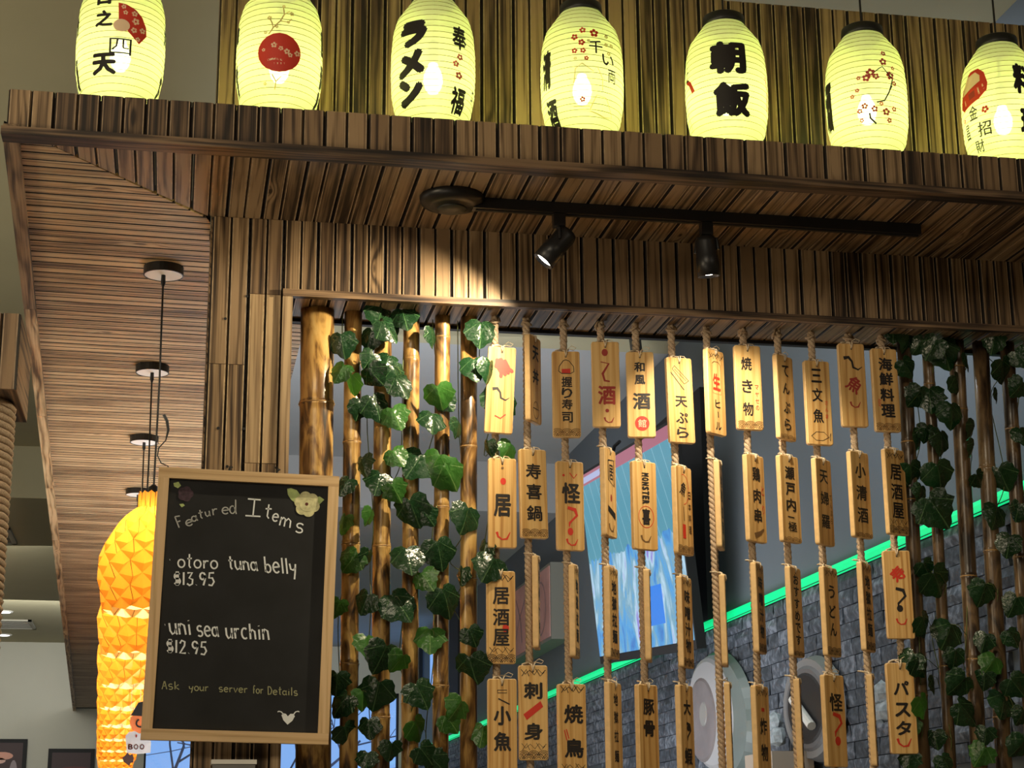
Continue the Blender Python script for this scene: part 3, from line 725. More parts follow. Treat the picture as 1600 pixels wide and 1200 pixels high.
lant_text(5, [('c', M_INK, '酒', 1289, 148, 22, 86, 0.09),
    ('l', M_INK, [(1364, 160), (1376, 157), (1384, 142), (1386, 136), (1390, 122), (1382, 112)], 2.2), ('l', M_INK, [(1382, 112), (1376, 104), (1371, 107), (1360, 116)], 1.5), ('l', M_INK, [(1352, 176), (1353, 184), (1362, 192)], 3), ('l', M_INK, [(1385, 140), (1389, 132)], 1.5),
    ('f', M_PINK, [(1357, 114, 8), (1350, 122, 7), (1365, 120, 6), (1387, 117, 8), (1392, 128, 5), (1378, 96, 7), (1380, 82, 5), (1392, 104, 4), (1338, 121, 4), (1335, 140, 4), (1327, 148, 4), (1345, 165, 6), (1360, 170, 6), (1337, 172, 5), (1378, 174, 7), (1383, 186, 5), (1390, 168, 5), (1371, 162, 4), (1339, 186, 4)])])
dar = [(1511, 98), (1524, 97), (1534, 106), (1539, 124), (1537, 135), (1524, 145), (1500, 154), (1496, 146), (1500, 120)]
fac = [(1508, 105), (1520, 102), (1527, 109), (1527, 118), (1514, 124), (1500, 131), (1502, 116)]
lant_text(6, [('p', M_RED, dar), ('p', M_PALE, fac, 1), ('l', M_INK, [(1505, 112), (1513, 108)], 2), ('l', M_INK, [(1516, 108), (1524, 106)], 2), ('l', M_INK, [(1503, 123), (1512, 118), (1523, 115)], 2),
    ('l', M_PALE, [(1502, 138), (1503, 147)], 2.5), ('l', M_PALE, [(1523, 127), (1525, 138)], 2.5), ('l', M_PALE, [(1530, 124), (1533, 132)], 2.5), ('p', M_DKRED, [(1508, 132), (1518, 129), (1518, 139), (1509, 142)], 1),
    ('c', M_INK, '金', 1513, 163, 18, 24, 0.015), ('c', M_INK, '招', 1528, 192, 24, 24, 0.015), ('c', M_INK, '昌', 1502, 188, 10, 26, 0.01), ('c', M_INK, '財', 1516, 215, 19, 20, 0.015),
    ('f', M_RED, [(1532, 164, 7), (1499, 168, 4)]), ('c', M_INK, '料', 1594, 122, 34, 54, 0.08), ('c', M_INK, '理', 1598, 188, 30, 44, 0.08)])

# ================================================================== TRACK LIGHT
TR = empty('track_light', (1.5, 4.92, ZS), 'black ceiling track with two spotlights under the canopy', 'track light')
def loc(p): return Vector(p) - TR.location
MB().lathe([(0.0, -0.036), (0.050, -0.036), (0.054, -0.031), (0.068, -0.031), (0.092, -0.022), (0.098, -0.010), (0.098, -0.0005), (0.0, -0.0005)], 20, cap=False).obj('power_cover', M_BLACK, TR, True, M=Matrix.Translation(loc((0.757, 4.92, ZS))))
MB().lathe([(0.0, -0.041), (0.043, -0.041), (0.045, -0.036), (0.0, -0.036)], 24, cap=False).obj('cover_cap', plain('olive_grey_cap', (0.035, 0.036, 0.028), 0.5), TR, True, M=Matrix.Translation(loc((0.757, 4.92, ZS))))
MB().box(loc((0.82, 4.903, ZS - 0.034)), loc((2.245, 4.937, ZS - 0.0005))).obj('track', M_BLACK, TR)
MB().box(loc((0.83, 4.916, ZS - 0.037)), loc((2.24, 4.924, ZS - 0.034))).obj('track_slot', M_BLACKM, TR)
def spot(xa, head, aim, r=0.035, L=0.120):
    h = empty('spot_head', (0, 0, 0)); h.parent = TR
    H = Vector(head); A = Vector(aim).normalized()
    MB().box(loc((xa - 0.018, 4.905, ZS - 0.075)), loc((xa + 0.018, 4.935, ZS - 0.036))).obj('adapter', M_BLACK, h)
    # yoke: stem and two arms reaching the head
    side = A.cross(Vector((0, 0, 1))).normalized(); yk = MB()
    top = Vector((xa, 4.92, ZS - 0.075))
    yk.tube([loc(top), loc(top - Vector((0, 0, 0.012)))], 0.008, 8)
    for sgn in (1, -1):
        e = H + side * sgn * (r + 0.003) - A * (L * 0.15); m = top + side * sgn * (r + 0.003) * 0.9 - Vector((0, 0, 0.016))
        yk.tube([loc(top - Vector((0, 0, 0.010))), loc(m), loc(e)], 0.0045, 6)
    yk.obj('yoke', M_BLACK, h)
    Mh = Matrix.Translation(loc(H)) @ A.to_track_quat('Z', 'Y').to_matrix().to_4x4()
    MB().lathe([(r * 0.55, -L * 0.55), (r * 0.8, -L * 0.52), (r * 0.95, -L * 0.40), (r * 0.95, -L * 0.02), (r, 0.0), (r, L * 0.5), (r * 0.88, L * 0.5), (r * 0.80, L * 0.40), (r * 0.0001, L * 0.40)], 28, cap=False).obj('housing', M_BLACK, h, True, M=Mh)
    MB().lathe([(0.0001, L * 0.425), (r * 0.76, L * 0.425), (r * 0.78, L * 0.41)], 24, cap=False).obj('lens', M_SPOTL, h, M=Mh)
    return H + A * (L * 0.55), A
p1, a1 = spot(1.084, atY(868, 386, 4.92), (-0.60, 0.10, -0.72))
p2, a2 = spot(1.547, atY(1105, 402, 4.92), (0.10, 0.12, -0.95))
spot_light('left_spot_beam', p1, (-0.72, 0.40, -0.56), 58, (1.0, 0.84, 0.56), 112, 0.75, 0.010)
spot_light('right_spot_beam', p2, (0.20, 0.42, -0.82), 38, (1.0, 0.85, 0.60), 94, 0.7, 0.010)

# ================================================================== PENDANTS UNDER THE SIDE SOFFIT
def origami_mesh():
    # height profile of the folded shade (radius, z) from the neck down to the open hem
    prof = [(0.046, 0.0), (0.046, -0.050), (0.075, -0.075), (0.098, -0.105), (0.118, -0.140), (0.136, -0.175), (0.148, -0.210), (0.152, -0.245), (0.150, -0.285), (0.144, -0.322), (0.137, -0.356), (0.134, -0.384)]
    n = 26; mb = MB(); vs = []; fs = []
    for i, (r, z) in enumerate(prof):
        for k in range(n):
            th = 2*PI*k/n; a = 0.03 if i < 2 else 0.085
            rr = r * (1.0 + (a if (i + k) % 2 else -a)); vs.append((rr*math.cos(th), rr*math.sin(th), z + (0.004 if (i + k) % 2 else -0.004)))
    for i in range(len(prof) - 1):
        for k in range(n):
            k2 = (k + 1) % n; a, b, c, d = i*n+k, i*n+k2, (i+1)*n+k, (i+1)*n+k2
            if (i + k) % 2: fs += [(a, d, b), (a, c, d)]
            else: fs += [(a, c, b), (b, c, d)]
    return mb.add(vs, fs)
om = origami_mesh(); om_me = om.mesh('shade', M_ORIGAMI)
rib = MB()
for k in range(18):
    th = 2*PI*k/18
    rib.tube([(0.0455*math.cos(th), 0.0455*math.sin(th), 0.0), (0.0455*math.cos(th), 0.0455*math.sin(th), -0.052)], 0.0012, 4)
rib_me = rib.mesh('neck_pleats', plain('pleat_brown', (0.30, 0.13, 0.03), 0.7))
cr = MB(); _n = 26
for k in range(0, _n, 2): cr.tube([Vector(om.v[i*_n + k]) * 1.004 for i in range(1, 12)], 0.0011, 4)
crease_me = cr.mesh('fold_lines', plain('fold_brown', (0.22, 0.08, 0.015), 0.7))
hold_me = MB().lathe([(0.006, 0.03), (0.018, 0.02), (0.020, -0.05), (0.014, -0.06)], 14).mesh('lamp_holder', M_BLACK, True)
pb_me = MB().lathe([(0.012, -0.06), (0.020, -0.085), (0.033, -0.115), (0.036, -0.14), (0.030, -0.165), (0.012, -0.18)], 16).mesh('bulb', M_BULBW, True)
can_me = MB().lathe([(0.0, 0.0), (0.066, 0.0), (0.066, -0.030), (0.0625, -0.0305), (0.0625, -0.027)], 32, cap=False).mesh('ceiling_cup', M_BLACK, False)
can2_me = MB().lathe([(0.0625, -0.0285), (0.0, -0.0285)], 32, cap=False).mesh('cup_face', M_WHITE, False)
grip_me = MB().lathe([(0.007, -0.028), (0.008, -0.055), (0.004, -0.068)], 10).mesh('cord_grip', M_BLACK, True)
for n in range(9):
    Xp = -0.094 - 0.047 * n; Yp = 5.72 + 1.25 * n; zt = 2.645
    nm = ['nearest, with its whole cord in view', 'second from the front', 'third from the front', 'fourth from the front', 'fifth from the front', 'sixth from the front', 'seventh from the front', 'eighth from the front', 'farthest of all'][n]
    t = empty('origami_pendant', (Xp, Yp, ZS), 'orange folded-paper pendant under the side soffit, ' + nm, 'pendant lamp', 'pendants along the side soffit')
    for nme, me in (('ceiling_cup', can_me), ('cup_face', can2_me), ('cord_grip', grip_me)): link(nme, me, t)
    MB().tube([(0, 0, -0.06), (0.003, 0, -0.4), (0, 0, zt - ZS + 0.02)], 0.0032, 6).obj('cord', M_BLACK, t)
    T = Matrix.Translation((0, 0, zt - ZS)) @ Matrix.Rotation(0.3 * n, 4, 'Z')
    for nme, me in (('shade', om_me), ('neck_pleats', rib_me), ('fold_lines', crease_me), ('lamp_holder', hold_me), ('bulb', pb_me)): link(nme, me, t, T)
    point_light('pendant_light', (Xp, Yp, zt - 0.13), 5.5, (1.0, 0.76, 0.42), 0.035)
cw = [atY(u, v, 5.6) for u, v in ((256, 648), (261, 658), (263, 672), (259, 688), (248, 700), (246, 712), (252, 724), (262, 728), (268, 740))]
tag(MB().tube(cw, [0.005, 0.005, 0.004, 0.002, 0.002, 0.002, 0.002, 0.002, 0.002], 6).obj('loose_wire', M_BLACK), 'thin curled black wire hanging beside the pendant cords', 'wire')

# ================================================================== CHALKBOARD
BY = 5.135
tl, tr, brr, bl = (atY(u, v, BY) for u, v in ((248, 732), (530, 745), (512, 1165), (220, 1155)))
bu = ((tr - tl) + (brr - bl)).normalized(); bv = Vector((-bu.z, 0, bu.x)); bc = (tl + tr + brr + bl) / 4
BWd = ((tr - tl).length + (brr - bl).length) / 2; BHt = ((tl - bl).length + (tr - brr).length) / 2
MB_ = frame(bc, bu, bv, bu.cross(bv)); MBI = MB_.inverted()
CB = empty('chalkboard', label='black chalkboard in a pale wooden frame hung on the plank column', cat='chalkboard', M=MB_)
fwid = 0.031
def B(u, v): p = MBI @ atY(u, v, BY - 0.012); return (p.x, p.y)
hw, hh = BWd / 2, BHt / 2
for nme, lo, hi in (('frame_rail', (-hw, hh - fwid, -0.012), (hw, hh, 0.016)), ('frame_rail', (-hw, -hh, -0.012), (hw, -hh + fwid, 0.016))):
    o = MB().box((lo[1], lo[0], -hi[2]), (hi[1], hi[0], -lo[2])).obj(nme, M_FRAME, CB, M=frame((0, 0, 0), (0, 1, 0), (1, 0, 0), (0, 0, -1)))
for sx in (-1, 1):
    a, b = sorted((sx * hw, sx * (hw - fwid)))
    MB().box((a, -hh + fwid, -0.012), (b, hh - fwid, 0.0158)).obj('frame_stile', M_FRAME, CB)
MB().box((-hw + fwid, -hh + fwid, -0.008), (hw - fwid, hh - fwid, 0.004)).obj('writing_surface', M_SLATE, CB)
for u in (357, 432):
    p = B(u, 737); MB().tube([(p[0], hh - 0.002, 0.0), (p[0] + 0.004, hh + 0.012, -0.004), (p[0] + 0.010, hh + 0.016, -0.012), (p[0] + 0.004, hh + 0.022, -0.034)], 0.0032, 6).obj('hook', M_BLACK, CB)
bmap = lambda x, y, l: Vector((x, y, 0.0046 + l * 0.0006))
# handwriting strokes: unit boxes, x 0..1, y 0..1 (1 = top of the box)
def arc(cx, cy, rx, ry, a0, a1, n=9): return [(cx + rx*math.cos(math.radians(a0 + (a1-a0)*k/n)), cy + ry*math.sin(math.radians(a0 + (a1-a0)*k/n))) for k in range(n + 1)]
HW = {
 'F': [[(.15, 0), (.1, 1)], [(.1, 1), (.95, .92)], [(.12, .5), (.75, .52)]],
 'e': [[(.1, .5), (.9, .58)] + arc(.5, .55, .42, .42, 0, 150) + arc(.5, .5, .46, .48, 160, 320)],
 'a': [arc(.42, .48, .4, .44, 40, 400), [(.84, .98), (.84, .3), (.98, .0)]],
 't': [[(.5, 1), (.45, .15), (.7, 0)], [(.1, .66), (.95, .7)]],
 'u': [[(.08, .95), (.1, .3), (.35, 0), (.7, .15), (.88, .5)], [(.9, .95), (.88, .1), (1, 0)]],
 'r': [[(.15, .95), (.2, 0)], [(.2, .55), (.5, .9), (.95, .88)]],
 'd': [arc(.42, .30, .36, .27, 60, 400), [(.85, 1), (.85, .2), (.95, 0)]],
 'I': [[(.1, 1), (.95, .98)], [(.55, 1), (.5, 0)], [(0, 0), (1, 0)]],
 'm': [[(.05, .95), (.05, 0)], [(.05, .6), (.25, .95), (.42, .8), (.45, 0)], [(.45, .6), (.65, .95), (.88, .75), (.95, 0)]],
 's': [arc(.5, .72, .38, .26, 40, 250) + arc(.48, .25, .4, .26, 80, -140)],
 'o': [arc(.5, .5, .45, .47, 80, 440, 14)],
 'n': [[(.1, .95), (.1, 0)], [(.1, .55), (.4, .95), (.8, .8), (.9, 0)]],
 'b': [[(.12, 1), (.1, 0)], arc(.48, .25, .4, .26, 150, -160)],
 'l': [[(.5, 1), (.5, 0)]],
 'y': [[(.05, .95), (.15, .45), (.5, .38), (.8, .6)], [(.9, .95), (.75, .2), (.55, -.45)]],
 'i': [[(.5, .9), (.5, 0)], [(.5, 1.25), (.52, 1.2)]],
 'c': [arc(.55, .5, .45, .48, 50, 310)],
 'h': [[(.12, 1), (.12, 0)], [(.12, .4), (.45, .62), (.8, .5), (.85, 0)]],
 'k': [[(.12, 1), (.15, 0)], [(.85, .6), (.18, .3), (.95, 0)]],
 'f': [[(.95, .9), (.6, 1), (.4, .8), (.4, 0)], [(.1, .5), (.85, .52)]],
 'v': [[(.05, .95), (.45, 0), (.95, .95)]],
 'A': [[(0, 0), (.45, 1), (.55, 1), (.95, 0)], [(.15, .4), (.85, .42)]],
 'D': [[(.1, 1), (.12, 0)], [(.05, 1), (.6, .95), (.95, .55), (.7, .08), (.05, 0)]],
 '$': [arc(.5, .68, .4, .22, 40, 250) + arc(.48, .28, .42, .24, 80, -150), [(.38, 1.05), (.38, -.05)], [(.6, 1.05), (.6, -.05)]],
 '1': [[(.5, 1), (.45, 0)]], '2': [[(.1, .75), (.35, 1), (.8, .9), (.75, .6), (.1, 0), (.95, .02)]],
 '3': [[(.1, .95), (.8, .98), (.35, .55), (.85, .45), (.8, .1), (.4, -.02), (.05, .12)]],
 '9': [arc(.48, .72, .38, .27, 20, 380), [(.86, .8), (.8, .4), (.6, 0)]],
 '5': [[(.9, 1), (.25, .98), (.18, .58), (.65, .6), (.9, .3), (.6, 0), (.1, .05)]],
 '.': [[(.4, .02), (.5, .05)]], '·': [[(.4, .5), (.52, .52)]],
}
TALL = set('FtdIbklhfAD$12395')
def write(ink, s_, u0, v0, u1, v1, xh, tall, lw, gaps=None, slant=0.0):
    ink.next()
    """handwrite s_ from pixel (u0,v0) to (u1,v1) on the baseline"""
    wd = {'i': .45, 'l': .4, 't': .75, '1': .4, '.': .35, 'm': 1.5, 'I': .9, ' ': .8, 'r': .8, 'f': .7}
    tot = sum(wd.get(c, 1.0) for c in s_) + 0.22 * (len(s_) - 1); x = 0
    for c in s_:
        w = wd.get(c, 1.0)
        if c != ' ':
            h = tall if c in TALL else xh
            for st in HW[c]:
                pts = []
                for (a, b) in st:
                    t = (x + a * w) / tot; uu = u0 + (u1 - u0) * t + slant * b * h; vv = v0 + (v1 - v0) * t - b * h; pts.append(B(uu, vv))
                ink.line(pts, lw * 0.00185)
        x += w + 0.22
def boxch(ink, c, x0, y0, x1, y1, lw, rot=0.0):
    X = lambda a: 220 + a * 0.2; Y = lambda a: 720 + a * 0.2
    cx, cy = (x0 + x1) / 2, (y0 + y1) / 2; w, h = x1 - x0, y1 - y0
    for st in HW[c]:
        pts = []
        for (a, b) in st:
            dx, dy = (a - 0.5) * w, (0.5 - b) * h; ca, sa = math.cos(rot), math.sin(rot)
            pts.append(B(X(cx + ca*dx - sa*dy), Y(cy + sa*dx + ca*dy)))
        ink.line(pts, lw * 0.00185)
class Words:
    def __init__(s): s.l = []; s.cur = Ink()
    def next(s):
        s.cur = Ink(); s.l.append(s.cur)
    def line(s, *a): s.cur.line(*a)
    def poly(s, *a): s.cur.poly(*a)
    def obj(s, *a):
        for k in s.l: k.obj(*a)
wi = Words(); gi = Words(); oi_ = Words(); wi.next(); gi.next(); oi_.next()
for c, b, r in (('F', (276, 424, 322, 516), -.35), ('e', (350, 455, 408, 504), -.3), ('a', (396, 424, 442, 470), -.25), ('t', (448, 380, 488, 448), -.2), ('u', (502, 388, 542, 430), -.2), ('r', (556, 368, 600, 420), -.1), ('e', (634, 358, 690, 412), 0), ('d', (692, 300, 750, 412), 0)):
    boxch(gi, c, *b, 2.0, r)
for c, b, r in (('I', (822, 296, 940, 428), .06), ('t', (968, 336, 1024, 446), .12), ('e', (1030, 408, 1078, 470), .2), ('m', (1088, 440, 1180, 512), .25), ('s', (1208, 484, 1278, 558), .3)):
    boxch(wi, c, *b, 2.3, r)
def Z3(a, b): return 220 + a * 0.2, 720 + b * 0.2
def W3(ink, s_, x0, y0, x1, y1, xh, tall, lw, sl=0.0): u0, v0 = Z3(x0, y0); u1, v1 = Z3(x1, y1); write(ink, s_, u0, v0, u1, v1, xh * .2, tall * .2, lw, slant=sl)
W3(wi, '·', 215, 790, 240, 790, 40, 40, 2.6); W3(wi, 'otoro', 288, 830, 602, 842, 66, 108, 2.4); W3(wi, 'tuna', 688, 842, 915, 858, 74, 100, 2.6, -.1); W3(wi, 'belly', 972, 866, 1222, 886, 86, 122, 2.6, -.1)
W3(wi, '$13.95', 258, 966, 578, 972, 80, 100, 2.8)
def Z4(a, b): return 200 + a * 0.2167, 940 + b * 0.2167
def W4(ink, s_, x0, y0, x1, y1, xh, tall, lw, sl=0.0): u0, v0 = Z4(x0, y0); u1, v1 = Z4(x1, y1); write(ink, s_, u0, v0, u1, v1, xh * .2167, tall * .2167, lw, slant=sl)
W4(wi, '·', 255, 185, 280, 185, 40, 40, 2.6); W4(wi, 'uni', 302, 232, 460, 238, 84, 100, 2.8, -.12); W4(wi, 'sea', 500, 246, 655, 252, 76, 90, 2.6, -.1); W4(wi, 'urchin', 708, 262, 1022, 274, 80, 112, 2.8, -.08)
W4(wi, '$12.95', 278, 362, 570, 382, 76, 92, 2.8)
for s_, x0, y0, x1, y1, xh in (('Ask', 245, 630, 370, 632, 40), ('your', 440, 640, 580, 644, 34), ('server', 655, 648, 862, 656, 34), ('for', 900, 660, 976, 662, 34), ('Details', 1008, 668, 1226, 676, 34)): W4(oi_, s_, x0, y0, x1, y1, xh, 58, 1.5)
def dot(ink, u, v, r): p = B(u, v); ink.disc(p[0], p[1], r * 0.00185)
wi.next()
# winged heart
hp = [(440, 1117), (443, 1114), (447, 1115), (450, 1119), (454, 1115), (459, 1115), (461, 1119), (457, 1126), (449.5, 1132), (443, 1125)]
wi.poly([B(*p) for p in hp]); wi.line([B(*p) for p in ((443, 1116), (440, 1112), (436, 1111), (434, 1112))], 0.003); wi.line([B(*p) for p in ((459, 1116), (462, 1112), (466, 1111), (468, 1112))], 0.003)
wi.obj('chalk_writing', M_CHALK, CB, bmap); gi.obj('chalk_writing', plain('chalk_grey', (0.42, 0.43, 0.42), 0.9), CB, bmap); oi_.obj('chalk_writing', M_CHALKY, CB, bmap)
fl = Ink()
def petal(ink, u, v, r, lay): p = B(u, v); ink.disc(p[0], p[1], r * 0.00185, lay=lay)
lf = Ink()
lf.poly([B(*p) for p in ((449, 763), (455, 762), (464, 765), (469, 772), (468, 780), (463, 786), (455, 780), (450, 772))], 0); lf.poly([B(*p) for p in ((492, 776), (500, 775), (507, 780), (500, 787), (494, 790))], 0)
lf.poly([B(*p) for p in ((271, 754), (279, 752), (283, 758), (278, 762), (272, 759))], 0); lf.poly([B(*p) for p in ((280, 787), (286, 786), (289, 789), (284, 792))], 0)
lf.obj('leaf_sticker', plain('sage_paper', (0.42, 0.52, 0.20), 0.8, noise=0.2, nscale=60), CB, bmap)
for k in range(6):
    a = 2*PI*k/6 + .3; petal(fl, 480 + 11 * math.cos(a), 787 + 11 * math.sin(a), 9.5, 1 + k * .12)
petal(fl, 480, 787, 12, 1.95)
fl.obj('flower_sticker', plain('cream_paper', (0.62, 0.60, 0.33), 0.8, noise=0.25, nscale=70), CB, bmap)
cc = Ink(); petal(cc, 479.5, 787, 2.6, 2.4); cc.obj('flower_centre', plain('dark_centre', (0.10, 0.02, 0.01), 0.8), CB, bmap)
df = Ink()
for k in range(5): a = 2*PI*k/5; petal(df, 290 + 6 * math.cos(a), 771 + 6 * math.sin(a), 6.5, 1 + k * .15)
df.obj('dark_flower_sticker', plain('plum_paper', (0.055, 0.03, 0.045), 0.8, noise=0.5, nscale=80), CB, bmap)

# ================================================================== BAMBOO POLES
def bamboo(x0, z0, x1, z1, y, r, label, nodes, seed, mat):
    rnd = random.Random(seed); L = z0 - z1
    top = Vector((x0, y, z0)); bot = Vector((x1, y + rnd.uniform(-.01, .01), z1)); axis = (top - bot).normalized()
    M = Matrix.Translation(bot) @ axis.to_track_quat('Z', 'Y').to_matrix().to_4x4(); L = (top - bot).length
    t = empty('bamboo_pole', label=label, cat='bamboo pole', group='bamboo poles in the opening', M=M)
    hs = sorted(L - (z0 - n_) for n_ in nodes)
    prof = [(r, 0.0)]
    for h in hs: prof += [(r * 0.985, h - 0.03), (r * 1.00, h - 0.010), (r * 1.05, h - 0.004), (r * 0.96, h), (r * 1.03, h + 0.004), (r * 0.97, h + 0.012), (r * 0.975, h + 0.04)]
    prof += [(r, L)]
    MB().lathe(prof, 20).obj('culm', mat, t, True)
    for h in hs: MB().lathe([(r * 1.01, h - 0.005), (r * 1.065, h - 0.003), (r * 1.065, h - 0.0005), (r * 0.97, h + 0.0005)], 20, cap=False).obj('node_ring', M_NODE, t, True)
    return t
PY = 5.33
def zp(u, v, y=PY): return atY(u, v, y).z
def pole(ut, ub, w, nodes_px, label, seed, mat, y=PY):
    """ut at y 505 px, ub at y 1165 px; w pixel width"""
    a = atY(ut, 505, y); b = atY(ub, 1165, y); k = (b.x - a.x) / (b.z - a.z)
    zb = 1.55; xt = a.x + k * (ZU - a.z); xb = a.x + k * (zb - a.z)
    bamboo(xt, ZU, xb, zb, y, w / 2 * 5.56 / 2760, label, [zp(ut, v, y) for v in nodes_px], seed, mat)
PL = [ (496, 490, 53, (631, 950), 'thick scorched bamboo pole, first from the left, beside the column'),
       (552, 544.5, 27.5, (691, 1037, 850), 'bamboo pole with ivy, second from the left'),
       (598.5, 595, 28, (853, 1120, 640), 'bamboo pole with ivy, third from the left'),
       (643, 641, 26, (561, 742, 1098), 'bamboo pole with ivy, fourth from the left'),
       (691.5, 688.5, 24.5, (527, 792, 1071), 'bamboo pole with ivy, fifth from the left'),
       (732.5, 732, 26.5, (698, 905), 'bamboo pole with ivy, sixth from the left, beside the hanging plaques'),
       (1411, 1442, 24, (690, 780, 1085), 'dark bamboo pole just right of the last rope of plaques'),
       (1447, 1484, 19, (600, 905, 1040), 'thin dark bamboo pole, second right of the plaques', ),
       (1492, 1527, 26, (573, 640, 900, 1030), 'bamboo pole, third right of the plaques'),
       (1530, 1567, 27, (730, 860, 1120), 'bamboo pole, fourth right of the plaques'),
       (1571, 1613, 24, (670, 870), 'bamboo pole, fifth right of the plaques'),
       (1606, 1650, 20, (700,), 'bamboo pole at the right edge of the picture')]
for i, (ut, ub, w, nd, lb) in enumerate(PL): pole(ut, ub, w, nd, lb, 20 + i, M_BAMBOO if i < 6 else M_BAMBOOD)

# ================================================================== ROPES
RY = 5.30
ROPE_X = [773, 822, 880, 938, 992.5, 1048, 1103, 1160, 1213.5, 1266, 1324, 1375]
RLEN = 1.62
def rope_mesh():
    mb = MB(); lay = 0.052; rs = 0.0068; off = 0.0062; n = int(RLEN / 0.0065)
    for s_ in range(3):
        pts = [(off * math.cos(2*PI*s_/3 + 2*PI*(i*RLEN/n)/lay), off * math.sin(2*PI*s_/3 + 2*PI*(i*RLEN/n)/lay), -i*RLEN/n) for i in range(n + 1)]
        mb.tube(pts, rs, 6, cap=True)
    return mb.mesh('twisted_rope', M_ROPE, True)
rme = rope_mesh()
# knot and hook at the head
km = MB().tube([(0.012, -0.003, -0.004), (0.014, -0.010, -0.018), (0.0, -0.016, -0.024), (-0.014, -0.008, -0.020), (-0.012, 0.008, -0.014), (0.004, 0.014, -0.018), (0.013, 0.004, -0.026)], 0.0045, 6).mesh('knot', M_ROPE, True)
rope_x = []
for i, u in enumerate(ROPE_X):
    p = atY(u, 507, RY); rope_x.append(p.x)
    t = empty('hanging_rope', (p.x, RY, ZU), 'twisted jute rope carrying plaques, ' + ORD(i) + ' from the left', 'rope', 'ropes hanging in the opening')
    o = link('twisted_rope', rme, t); o.rotation_euler = (0, 0, i * 0.9); link('knot', km, t, Matrix.Rotation(i * 1.3, 4, 'Z'))

# ================================================================== PLAQUES
PWD, PHT, PTH = 0.0885, 0.281, 0.0185
def plaque_mesh():
    hw, hh, t, c, bvl = PWD/2, PHT/2, PTH/2, 0.007, 0.002
    def ring(x, y, z, c):
        pts = []
        for (cx, cy, a0) in ((x - c, y - c, 0), (-x + c, y - c, 90), (-x + c, -y + c, 180), (x - c, -y + c, 270)):
            for k in range(4): a = math.radians(a0 + 30 * k); pts.append((cx + c*math.cos(a), cy + c*math.sin(a), z))
        return pts
    mi_ = [0, 0] + [1] * 48
    R = [ring(hw - bvl, hh - bvl, -t, c), ring(hw, hh, -t + bvl, c), ring(hw, hh, t - bvl, c), ring(hw - bvl, hh - bvl, t, c)]
    vs = sum(R, []); n = 16; fs = [tuple(range(n - 1, -1, -1)), tuple(3*n + k for k in range(n))]
    for i in range(3):
        for k in range(n): k2 = (k + 1) % n; fs.append((i*n+k, i*n+k2, (i+1)*n+k2, (i+1)*n+k))
    me = MB().add(vs, fs).mesh('board', [M_PLAQUE, plain('plaque_edge', (0.78, 0.52, 0.24), 0.5, noise=0.08, nscale=60)]); me.polygons.foreach_set('material_index', mi_); return me
pl_me = plaque_mesh()
hole_me = MB().lathe([(0.0001, 0.0006), (0.0032, 0.0006), (0.0032, -0.002)], 10, cap=False).mesh('hole', M_INK)
def string_mesh(v):
    mb = MB(); h = PHT / 2; z = PTH / 2 + 0.002; r = random.Random(v)
    # from the hole over the top edge, around the rope, with loose ends
    mb.tube([(0, h - 0.018, z - 0.003), (0.002, h - 0.008, z + 0.002), (0.004, h + 0.003, z), (0.010, h + 0.010, -PTH/2), (0.012, h + 0.012, -0.022), (0, h + 0.014, -0.036), (-0.013, h + 0.012, -0.022), (-0.010, h + 0.009, -PTH/2), (-0.004, h + 0.002, z), (0, h - 0.016, z)], 0.0022, 5)
    mb.tube([(-0.010, h + 0.010, -0.008), (-0.022 - 0.01 * r.random(), h + 0.004, 0.0), (-0.030 - 0.012 * r.random(), h - 0.016 - 0.03 * r.random(), 0.004)], 0.0034, 6)
    if v % 3 == 0: mb.tube([(0.008, h + 0.012, -0.008), (0.020, h + 0.020, 0.0), (0.034, h + 0.014, 0.0), (0.028, h + 0.006, 0), (0.010, h + 0.011, -0.006)], 0.0012, 5)
    if v % 3 == 1: mb.tube([(0.008, h + 0.010, -0.006), (0.020, h + 0.006, 0.004), (0.032, h - 0.006, 0.006)], 0.0014, 5)
    return mb.mesh('string', M_TWINE, True)
str_me = [string_mesh(v) for v in range(6)]
def waves(ink, y0, h, rows=2, w=0.0017, up=True):
    r = PWD / 5.2
    for rr in range(rows):
        for k in range(-2, 4):
            cx = (k - 0.5 + 0.5 * (rr % 2)) * r * 1.75; cy = y0 + rr * r * 0.62 * (1 if up else -1)
            for q in (1.0, 0.68, 0.36):
                pts = []
                for j in range(9):
                    a = PI * j / 8; px, py = cx + r*q*math.cos(a), cy + r*q*0.8*math.sin(a)
                    if abs(px) < PWD/2 - 0.001 and abs(py) < PHT/2 - 0.001: pts.append((px, py))
                    elif len(pts) > 1: break
                    else: pts = []
                if len(pts) > 1: ink.line(pts, w)
def vines_print(ink, y, w=0.0022):
    ink.line([(-0.036, y + .010), (-0.024, y - .004), (-0.010, y + .008), (0.004, y - .006), (0.016, y + .010), (0.028, y - .002), (0.038, y + .008)], w)
    ink.line([(-0.034, y - .010), (-0.020, y + .010), (-0.012, y - .010)], w); ink.line([(0.008, y + .012), (0.022, y - .010), (0.034, y + .002)], w)
def swirl(ink, x, y, s_, flip=1): ink.line([(x - s_*.5*flip, y + s_*.30), (x - s_*.2*flip, y + s_*.36), (x, y + s_*.1), (x + s_*.05*flip, y - s_*.25), (x + s_*.35*flip, y - s_*.38), (x + s_*.6*flip, y - s_*.2)], [s_*.22, s_*.18, s_*.12, s_*.14, s_*.10, s_*.03])
